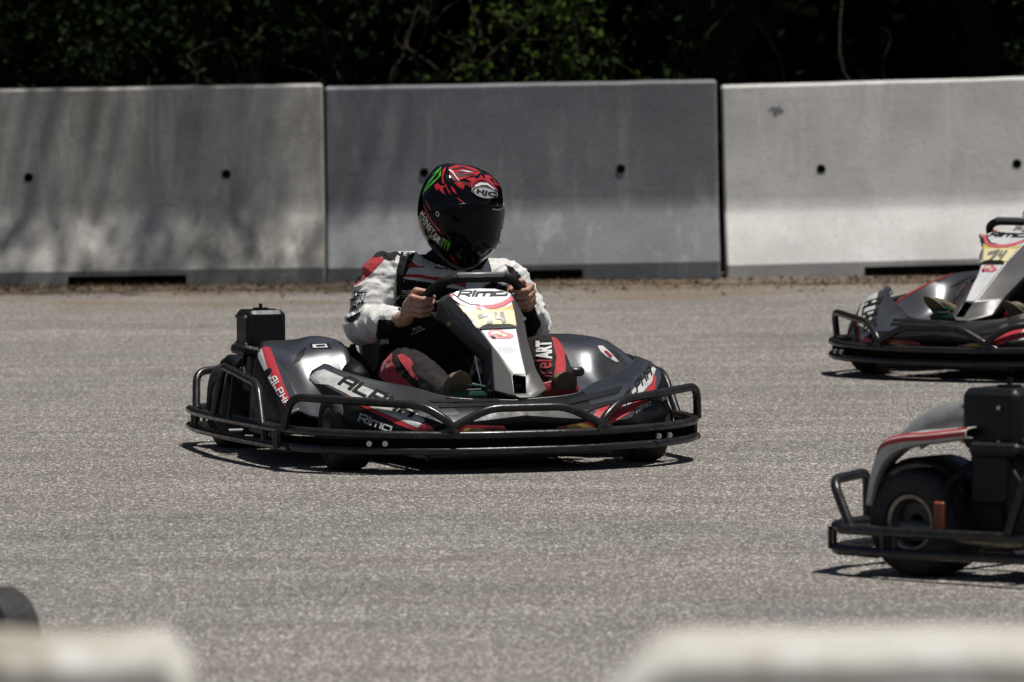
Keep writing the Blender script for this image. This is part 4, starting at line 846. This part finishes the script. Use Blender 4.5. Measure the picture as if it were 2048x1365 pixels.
def make_barrier(name, x, y, z, tilt, H, m, seed, label, cat='barrier', group='concrete barriers along the far edge of the track', L=2.02, rz=0, holes=True, lean=.028):
    random.seed(seed)
    prof = [(0, 0), (0, .058), (0, .085), (.108, .288), (.140, .335), (.154, .372), (.162, .43), (.162 + lean, H - .015), (.175 + lean, H), (.295, H), (.31, H - .015), (.345, .36), (.50, .085), (.50, 0)]
    mb = MB(); n = 40; rows = []
    for i in range(n + 1):
        u = i / n; xx = (u - .5) * L; e = min(u, 1 - u) * L; ch = max(0, .012 - e) if e < .012 else 0
        rows.append([(xx, a + (.010 if i in (0, n) and b > .01 else 0) + .0022 * noise.noise((xx * 4 + seed, b * 6, a)), b + (.003 * noise.noise((xx * 5 + seed, 9, a)) if b > .5 else 0) - (.010 if i in (0, n) and b > H - .02 else 0)) for a, b in prof])
    rows[1] = [(rows[0][j][0] + .010, *rows[1][j][1:]) for j in range(len(prof))]; rows[-2] = [(rows[-1][j][0] - .010, *rows[-2][j][1:]) for j in range(len(prof))]
    mb.grid(rows, skip=lambda i, j: j == 0 and holes and -.30 < ((i + .5) / n - .5) * L < .32); k = len(prof); mb.f += [tuple(range(k)), tuple(n * k + j for j in range(k))[::-1]]; mb.m += [0, 0]
    o = mb.build(name, m, None, 16); o.location = (x, y, z); o.rotation_euler = (0, -R(tilt), R(rz)); tag(o, label, cat, group)
    if holes:
        mb = MB(); x0, x1 = [((q / n) - .5) * L for q in (round((-.30 / L + .5) * n), round((.32 / L + .5) * n))]
        a = [(x0, .002, 0), (x1, .002, 0), (x1, .002, .058), (x0, .002, .058)]; b = [(x, .16, z_) for x, y_, z_ in a]
        mb.add(a + b, [(0, 1, 5, 4), (1, 2, 6, 5), (2, 3, 7, 6), (3, 0, 4, 7), (4, 5, 6, 7)]); mb.build('fork_pocket', 'moss_tone', o, None, fix=False)
        mb = MB()
        for hx in (-.505, .51):
            yy = .162 + lean * (.565 - .43) / (H - .445); mb = MB(); mb.cyl((hx, yy - .003, .565), (hx, yy + .05, .565), .0235, 18); mb.build('hole_shade_disc', 'dark', o, None)  # dark disc set proud of the face, painted as the hole's shade
    return o
make_barrier('concrete_barrier', -1.965, 13.62, -.004, .45, 1.02, 'conc_left', 1, 'weathered grey concrete barrier, left of the dark blue grey one, streaked with pale stains')
make_barrier('concrete_barrier', .065, 13.80, .0, .55, 1.015, 'conc_mid', 2, 'dark blue grey concrete barrier behind the driver, between the two lighter ones', lean=.002)
make_barrier('concrete_barrier', 2.125, 13.96, .0, 1.05, 1.012, 'conc_right', 3, 'pale clean concrete barrier right of the dark one, behind the kart at the right edge', lean=.052)
mb = MB()
for mx, mz, mr_ in ((-.745, .885, .012), (-.722, .872, .015), (-.70, .868, .011), (-.733, .860, .013), (-.712, .89, .008), (-.765, .876, .008)):
    yy = .162 + .052 * (mz - .43) / .567 - .003; n_ = 11
    mb.add([(mx + mr_ * math.cos(6.283 * q / n_) * random.uniform(.7, 1.3), yy, mz + mr_ * math.sin(6.283 * q / n_) * random.uniform(.6, 1.2)) for q in range(n_)], [tuple(range(n_))])
mb.build('paint_smudge', mat('faded_paint', (.26, .25, .24), .8), [o_ for o_ in bpy.data.objects if o_.name == 'concrete_barrier.002'][0], None)
# blurred barriers in front of the camera
def front_block(name, x0, x1, y, H, m, label, cl, cr, seed):
    mb = MB(); xs = [x0 + (x1 - x0) * i / 60 for i in range(61)]
    prof = [(-.28, 0), (-.28, .1), (-.12, .36), (-.09, H - .02), (-.07, H), (.07, H), (.09, H - .02), (.12, .36), (.28, .1), (.28, 0)]
    rows = []
    for xx in xs:
        d = 0
        if cl and xx - x0 < cl[0]: t = 1 - (xx - x0) / cl[0]; d = cl[1] * t ** cl[2]
        if cr and x1 - xx < cr[0]: t = 1 - (x1 - xx) / cr[0]; d = cr[1] * (1 - math.sqrt(max(0, 1 - t * t))) if cr[2] == 0 else cr[1] * t ** cr[2]
        rows.append([(xx, a, b - (d + .003 * noise.noise((xx * 9, seed, 0)) if b > H - .1 else 0)) for a, b in prof])
    mb.grid(rows); k = len(prof); mb.f += [tuple(range(k)), tuple(60 * k + j for j in range(k))]; mb.m += [0, 0]
    o = mb.build(name, m, None, 35); o.location = (0, y, 0); return tag(o, label, 'barrier', 'cream concrete barriers in front of the camera')
front_block('concrete_barrier', -1.60, -.294, -16.75, .989, 'conc_front', 'blurred cream concrete barrier end at the bottom left corner, in front of the tyre', None, (.026, .03, 0), 3)
front_block('concrete_barrier', .079, 1.55, -16.75, .986, 'conc_front', 'blurred cream concrete barrier at the bottom right with a sloping broken corner', (.055, .052, 1.0), None, 8)
# tyre
t = MB(); r, w, rr = .118, .11, .064; h = w / 2
t.lathe([(-h * .8, rr), (-h, rr + .01), (-h * 1.05, .09), (-h * .95, r - .012), (-h * .8, r - .002), (h * .8, r - .002), (h * .95, r - .012), (h * 1.05, .09), (h, rr + .01), (h * .8, rr)], (0, 0, r), 'Y' if False else 'X', 48)
ty = t.build('kart_tyre', 'rubber', None, 45); ty.location = (-1.155, -7.30, 0); ty.rotation_euler = (0, 0, R(40)); tag(ty, 'loose black kart tyre behind the cream barrier at the bottom left', 'tyre')

# dry grass along the barrier foot
def blades(n, xr, yr, h, wd):
    x = rng.uniform(*xr, n); y = rng.uniform(*yr, n); a = rng.uniform(0, 6.28, n); hh = rng.uniform(*h, n); ln = rng.normal(0, .6, (n, 2)) * hh[:, None]
    dx = np.cos(a) * wd; dy = np.sin(a) * wd; z0 = np.full(n, .002)
    V = np.stack([np.stack([x - dx, y - dy, z0], 1), np.stack([x + dx, y + dy, z0], 1), np.stack([x + ln[:, 0], y + ln[:, 1], z0 + hh], 1)], 1)
    return V
def tris(name, V, m, parent=None):
    n = len(V) * V.shape[1]; k = V.shape[1]
    me = bpy.data.meshes.new(name); me.from_pydata(V.reshape(-1, 3).tolist(), [], (np.arange(n).reshape(-1, k)).tolist()); return link(name, me, m, parent, None)
g1 = blades(5200, (-5, 5), (13.0, 13.75), (.008, .035), .003); g2 = blades(2600, (-5, 5), (12.6, 13.3), (.004, .015), .003)
keep = np.array([noise.noise((v[0][0] * 1.1, v[0][1] * 2, 5)) > -.15 for v in np.concatenate([g1, g2])]); tris('dry_grass', np.concatenate([g1, g2])[keep], 'drygrass'); tag(bpy.data.objects['dry_grass'], kind='stuff')

def leaves(C, size, jitter=1.):
    """folded pointed leaves at the given centres"""
    n = len(C); d = rng.normal(size=(n, 3)); d[:, 2] -= .3; d /= np.linalg.norm(d, axis=1)[:, None]
    u = np.cross(d, rng.normal(size=(n, 3))); u /= np.linalg.norm(u, axis=1)[:, None]; w = np.cross(d, u)
    s = (rng.uniform(.6, 1.35, n) * size)[:, None]  # size: one number or one per leaf
    a = C; b = C + d * s * .45 + u * s * .30 + w * s * .08; c = C + d * s; e = C + d * s * .45 - u * s * .30 + w * s * .08
    return np.stack([a, b, c, e], 1)
_n = 1500; _x = rng.uniform(-5, 5, _n); _y = 13.75 - np.abs(rng.normal(0, .75, _n)); _L = leaves(np.stack([_x, _y, np.full(_n, .012)], 1), .035); _L[:, :, 2] = .006 + np.abs(_L[:, :, 2] - .012) * .5
tris('leaf_litter', _L, 'drygrass'); tag(bpy.data.objects['leaf_litter'], kind='stuff')
def clumps(centres, rad, per):
    out = []
    for c in centres:
        v = rng.normal(size=(per, 3)); v *= (rng.uniform(.2, 1, per) ** .5 * rad / np.linalg.norm(v, axis=1))[:, None]; v[:, 2] *= .7; out.append(v + c)
    return np.concatenate(out)
def limb(m, a, b, r0, r1, wob=.1, n=7):
    a, b = Vector(a), Vector(b); L = (b - a).length; pts = []
    for i in range(n + 1):
        t = i / n; pts.append(a.lerp(b, t) + Vector(rng.normal(size=3) * wob * L * .12 * (0 if i == 0 else 1)))
    c = catmull(pts, 4); m.tube(c, [r0 + (r1 - r0) * i / (len(c) - 1) for i in range(len(c))], 8); return pts
TREES = [(-7.5, 17.2, .13), (-4.6, 16.3, .10), (-1.7, 17.6, .12), (-.75, 16.6, .05), (1.15, 18.0, .11), (4.4, 16.9, .12), (7.6, 17.5, .13), (-6.2, 21.5, .14), (-2.6, 22, .13), (2.6, 21.8, .14), (6.4, 22.4, .13), (0, 25.5, .15)]
TL = ['left of the frame behind the weathered barrier', 'thick stem in the dark behind the weathered barrier', 'dark trunk behind the weathered barrier near its right end', 'slim pale double stem rising above the driver', 'trunk just right of the bright green sprays', 'trunk behind the pale barrier', 'trunk right of the frame behind the pale barrier', 'deep in the wood at the left', 'deep in the wood left of the middle', 'deep in the wood right of the middle', 'deep in the wood at the right', 'farthest trunk in the middle of the wood']
for i, (x, y, r) in enumerate(TREES):
    root = empty('tree', (x, y, -.03)); tag(root, 'shaded tree, ' + TL[i], 'tree', 'trees behind the concrete barriers')
    m = MB(); top = (rng.normal() * .3, rng.normal() * .3, 5.5); pts = limb(m, (0, 0, 0), top, r, r * .45, .25, 9); tips = [pts[-1]]
    for k in range(9):
        p = pts[3 + k % 7]; a = rng.uniform(0, 6.28); q = p + Vector((math.cos(a) * 1.5, math.sin(a) * 1.5, rng.uniform(.3, 1.1))); limb(m, p, q, r * .35, .012, .3); tips.append(q)
    m.build('trunk', 'bark', root, 60, fix=False)
    cen = np.array([tuple(q) for q in tips] + [(rng.normal() * 1.1, rng.normal() * 1.1, rng.uniform(2.9, 6.5)) for _ in range(34)])
    cl_ = clumps(cen, .75, 130); cl_ = cl_[cl_[:, 1] + y > 15.0]; sz = np.full(len(cl_), .20)
    if i in (1, 2):   # boughs reaching out over the weathered barrier
        bc = np.array([(rng.uniform(-1.6, 1.2) + (1.6 if i == 2 else 0), rng.uniform(11.8, 13.9) - y, rng.uniform(8.0, 12.0)) for _ in range(34)]); nb = clumps(bc, .42, 90); cl_ = np.concatenate([cl_, nb]); sz = np.concatenate([sz, np.full(len(nb), .085)])
        m2 = MB()
        for q in bc[::5]: limb(m2, (0, 0, 5.2), tuple(q), .03, .006, .3, 5)
        m2.build('bough', 'bark', root, 60, fix=False)
    tris('crown', leaves(cl_, sz), 'leafcanopy', root)
# understory: saplings and shrubs
SH = [(-3.3, 14.9, 1.5, .85, 'leafshade', 0), (-2.55, 15.2, 1.9, .9, 'leafshade', 0), (-1.95, 14.9, 1.6, .8, 'leafshade', 0), (-1.15, 15.3, 1.9, .7, 'leafshade', 0), (-.02, 14.8, 1.75, .28, 'leaf', 1), (.26, 15.0, 1.8, .30, 'leaf', 1), (.42, 14.75, 1.5, .24, 'leaf', 1), (2.95, 15.1, 1.5, .42, 'leafshade', 0), (1.05, 15.5, 2.2, .45, 'leafshade', 0)]
SL_ = ['dark shrub at the top left corner above the weathered barrier', 'dark bushy shrub above the first hole of the weathered barrier', 'dark green shrub above the middle of the weathered barrier', 'loose dark shrub behind the joint left of the driver', 'light green sapling directly above the helmet', 'brightest green sapling, hanging over the dark barrier', 'small sprig of bright leaves touching the dark barrier top', 'sparse shrub at the top right corner above the pale barrier', 'thin open shrub left of the black gap in the wood']
for i, (x, y, h, rad, lm, lit) in enumerate(SH):
    root = empty('shrub', (x, y, -.03)); tag(root, SL_[i], 'shrub', 'shrubs behind the concrete barriers')
    m = MB(); tips = []
    for k in range(5):
        a = rng.uniform(0, 6.28); tip = (math.cos(a) * rad * rng.uniform(.3, .9), math.sin(a) * rad * .6, h * rng.uniform(.75, 1.15)); pts = limb(m, (rng.normal() * .05, rng.normal() * .05, 0), tip, .013, .004, .5, 8); tips += pts[4:]
        for p in pts[4:]:
            q = p + Vector(rng.normal(size=3) * .18 * rad / .5); limb(m, p, q, .005, .002, .3, 4); tips.append(q)
    m.build('stem', 'bark', root, 60, fix=False)
    cen = np.array([tuple(q) for q in tips] + ([(rng.normal() * rad * .5, rng.normal() * rad * .4, h * rng.uniform(.45, 1.15)) for _ in range(40)] if not lit else []))
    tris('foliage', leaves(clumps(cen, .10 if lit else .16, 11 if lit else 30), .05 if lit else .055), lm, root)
# bare whips seen against the dark
WH = [(.97 + 1.0, 15.0, 1.9, .006), (-.87, 14.9, 2.0, .007), (-.72, 15.0, 2.0, .006), (-.42, 14.9, 1.9, .008), (-.30, 15.1, 2.1, .005), (1.03, 15.0, 2.0, .005)]
WL = ['bare upright stem in the black gap above the pale barrier', 'thin bare stem leaning left behind the joint of the barriers', 'second bare stem behind the left end of the dark barrier', 'bare forked stem left of the bright sapling', 'thin bare stem just left of the bright sapling', 'thin straight bare stem right of the bright leaves near the dark barrier end']
for i, (x, y, h, r) in enumerate(WH):
    m = MB(); pts = limb(m, (0, 0, 0), (rng.normal() * .12, rng.normal() * .1, h), r * 1.4, r * .7, .5, 10)
    for p in pts[4:9:2]: limb(m, p, p + Vector((rng.normal() * .3, rng.normal() * .2, .35)), r * .7, r * .3, .5, 5)
    o = m.build('bare_stem', 'bark', None, 60, fix=False); o.location = (x, y, -.03); tag(o, WL[i], 'sapling', 'bare stems behind the barriers')
# far woodland that closes the view; canopy layer added overhead to shade it
V = []
xs = rng.uniform(-16, 16, 26000); ys = rng.uniform(26, 30, 26000); zs = rng.uniform(0, 9, 26000); V.append(leaves(np.stack([xs, ys, zs], 1), .42))
xs = rng.uniform(-14, 14, 20000); ys = rng.uniform(14.9, 27, 20000); zs = rng.uniform(2.6, 6.5, 20000); kk = ~((xs > -.15) & (xs < .75) & (ys < 16.0)); xs, ys, zs = xs[kk], ys[kk], zs[kk]; V.append(leaves(np.stack([xs, ys, zs], 1), .45))  # unseen canopy added for shade, with a gap shaped to light the saplings
for sx in (-1, 1):
    ys = rng.uniform(15, 30, 7000); zs = rng.uniform(0, 8, 7000); xs = sx * rng.uniform(11, 14, 7000); V.append(leaves(np.stack([xs, ys, zs], 1), .42))
w = tris('woodland', np.concatenate(V), 'leafshade'); tag(w, kind='stuff')

# ------------------------------------------------------------------ karts and drivers
def copy_tree(o, parent=None):
    c = o.copy(); COL.objects.link(c); c.parent = parent
    for ch in list(o.children): copy_tree(ch, c)
    return c
GK = 'racing karts on the track'
k1 = make_kart('racing_kart')
tag(k1, 'black and grey kart mid-track with the number 74, carrying the helmeted driver', 'kart', GK)
p1 = make_person('person')
tag(p1, 'person in white, black and red suit and dark helmet, steering the middle kart', 'person', 'kart drivers')
def put(o, x, y, th): o.location = (x, y, 0); o.rotation_euler = (0, 0, R(th))
put(k1, -.238, .537, 17.4); put(p1, -.238, .537, 17.4)
k2 = copy_tree(k1); put(k2, 2.19, 5.25, -37); tag(k2, 'farther of the two karts cut by the right edge, white and yellow nose showing')
p2 = copy_tree(p1); put(p2, 2.19, 5.25, -37); tag(p2, 'person whose hand and tan shoes show on the farther kart at the right edge')
k3 = copy_tree(k1); put(k3, 1.90, -4.41, 50); tag(k3, 'nearest kart at the right edge, seen by its big rear wheel and air box')

mb = MB(); mb.box((-0.625, 0.5083, 0.1677), (.018, .035, .075), bev=.005); mb.build('orange_bracket', 'orange', k3, 30)
# kart 3 carries a white rear body panel with a red line over the tyre and a grey hump behind it
OUTR = [(-0.61, 0.7591, 0.1852), (-0.61, 0.7471, 0.2514), (-0.61, 0.7269, 0.3113), (-0.61, 0.707, 0.3474), (-0.61, 0.648, 0.3652), (-0.61, 0.5666, 0.3733), (-0.61, 0.4341, 0.3896)]
INR = [(-0.61, 0.7476, 0.183), (-0.61, 0.7323, 0.248), (-0.61, 0.7057, 0.2989), (-0.61, 0.6613, 0.3307), (-0.61, 0.6025, 0.3498), (-0.61, 0.5343, 0.3587), (-0.61, 0.4342, 0.374)]
a = catmull(OUTR, 4); b = catmull(INR, 4); sh_ = lambda P_, dx, dz=0: [(p.x + dx, p.y, p.z + dz) for p in P_]
mb = MB(); mb.grid([sh_(b, .03, -.004), sh_(b, 0), sh_(a, 0), sh_(a, .012, .006), sh_(a, .10, .012)]); o = mb.build('rear_panel', 'dirtywhite', k3, 40); finish(o, ('SOLIDIFY', dict(thickness=.004, offset=0)))
mb = MB(); mb.grid([sh_(a[9:], -.0035, -.012), sh_(a[9:], -.0035, -.002)]); mb.grid([sh_(a[9:], -.0035, -.002), sh_(a[9:], .010, .0095)]); mb.build('red_line', 'red', o, 40)
HUMP = catmull([(-0.5, 0.7801, 0.344), (-0.5, 0.7371, 0.3692), (-0.5, 0.6942, 0.4023), (-0.5, 0.6318, 0.4359), (-0.5, 0.5422, 0.4585), (-0.5, 0.4693, 0.4647)], 4)
mb = MB(); mb.grid([[(p.x - .02, p.y, p.z - .080) for p in HUMP], [(p.x - .004, p.y, p.z - .02) for p in HUMP], [(p.x + .02, p.y, p.z) for p in HUMP], [(p.x + .13, p.y, p.z + .004) for p in HUMP], [(p.x + .16, p.y, p.z - .03) for p in HUMP]], mf=lambda i_, j_: 1 if i_ == 2 else 0); o = mb.build('rear_hump', ['palegrey', 'dirtywhite'], k3, 40); finish(o, ('SOLIDIFY', dict(thickness=.004, offset=0)))
for c in k3.children:
    if c.name.startswith('seat') and 'bolster' not in c.name: c.material_slots[0].link = 'OBJECT'; c.material_slots[0].material = M['grey']

for c in k3.children:
    if c.name.startswith('air_box'): c.scale = (1.22,) * 3; c.location = Vector((-.497, .42, .405)) * -.22 + Vector((.02, -.02, .012))
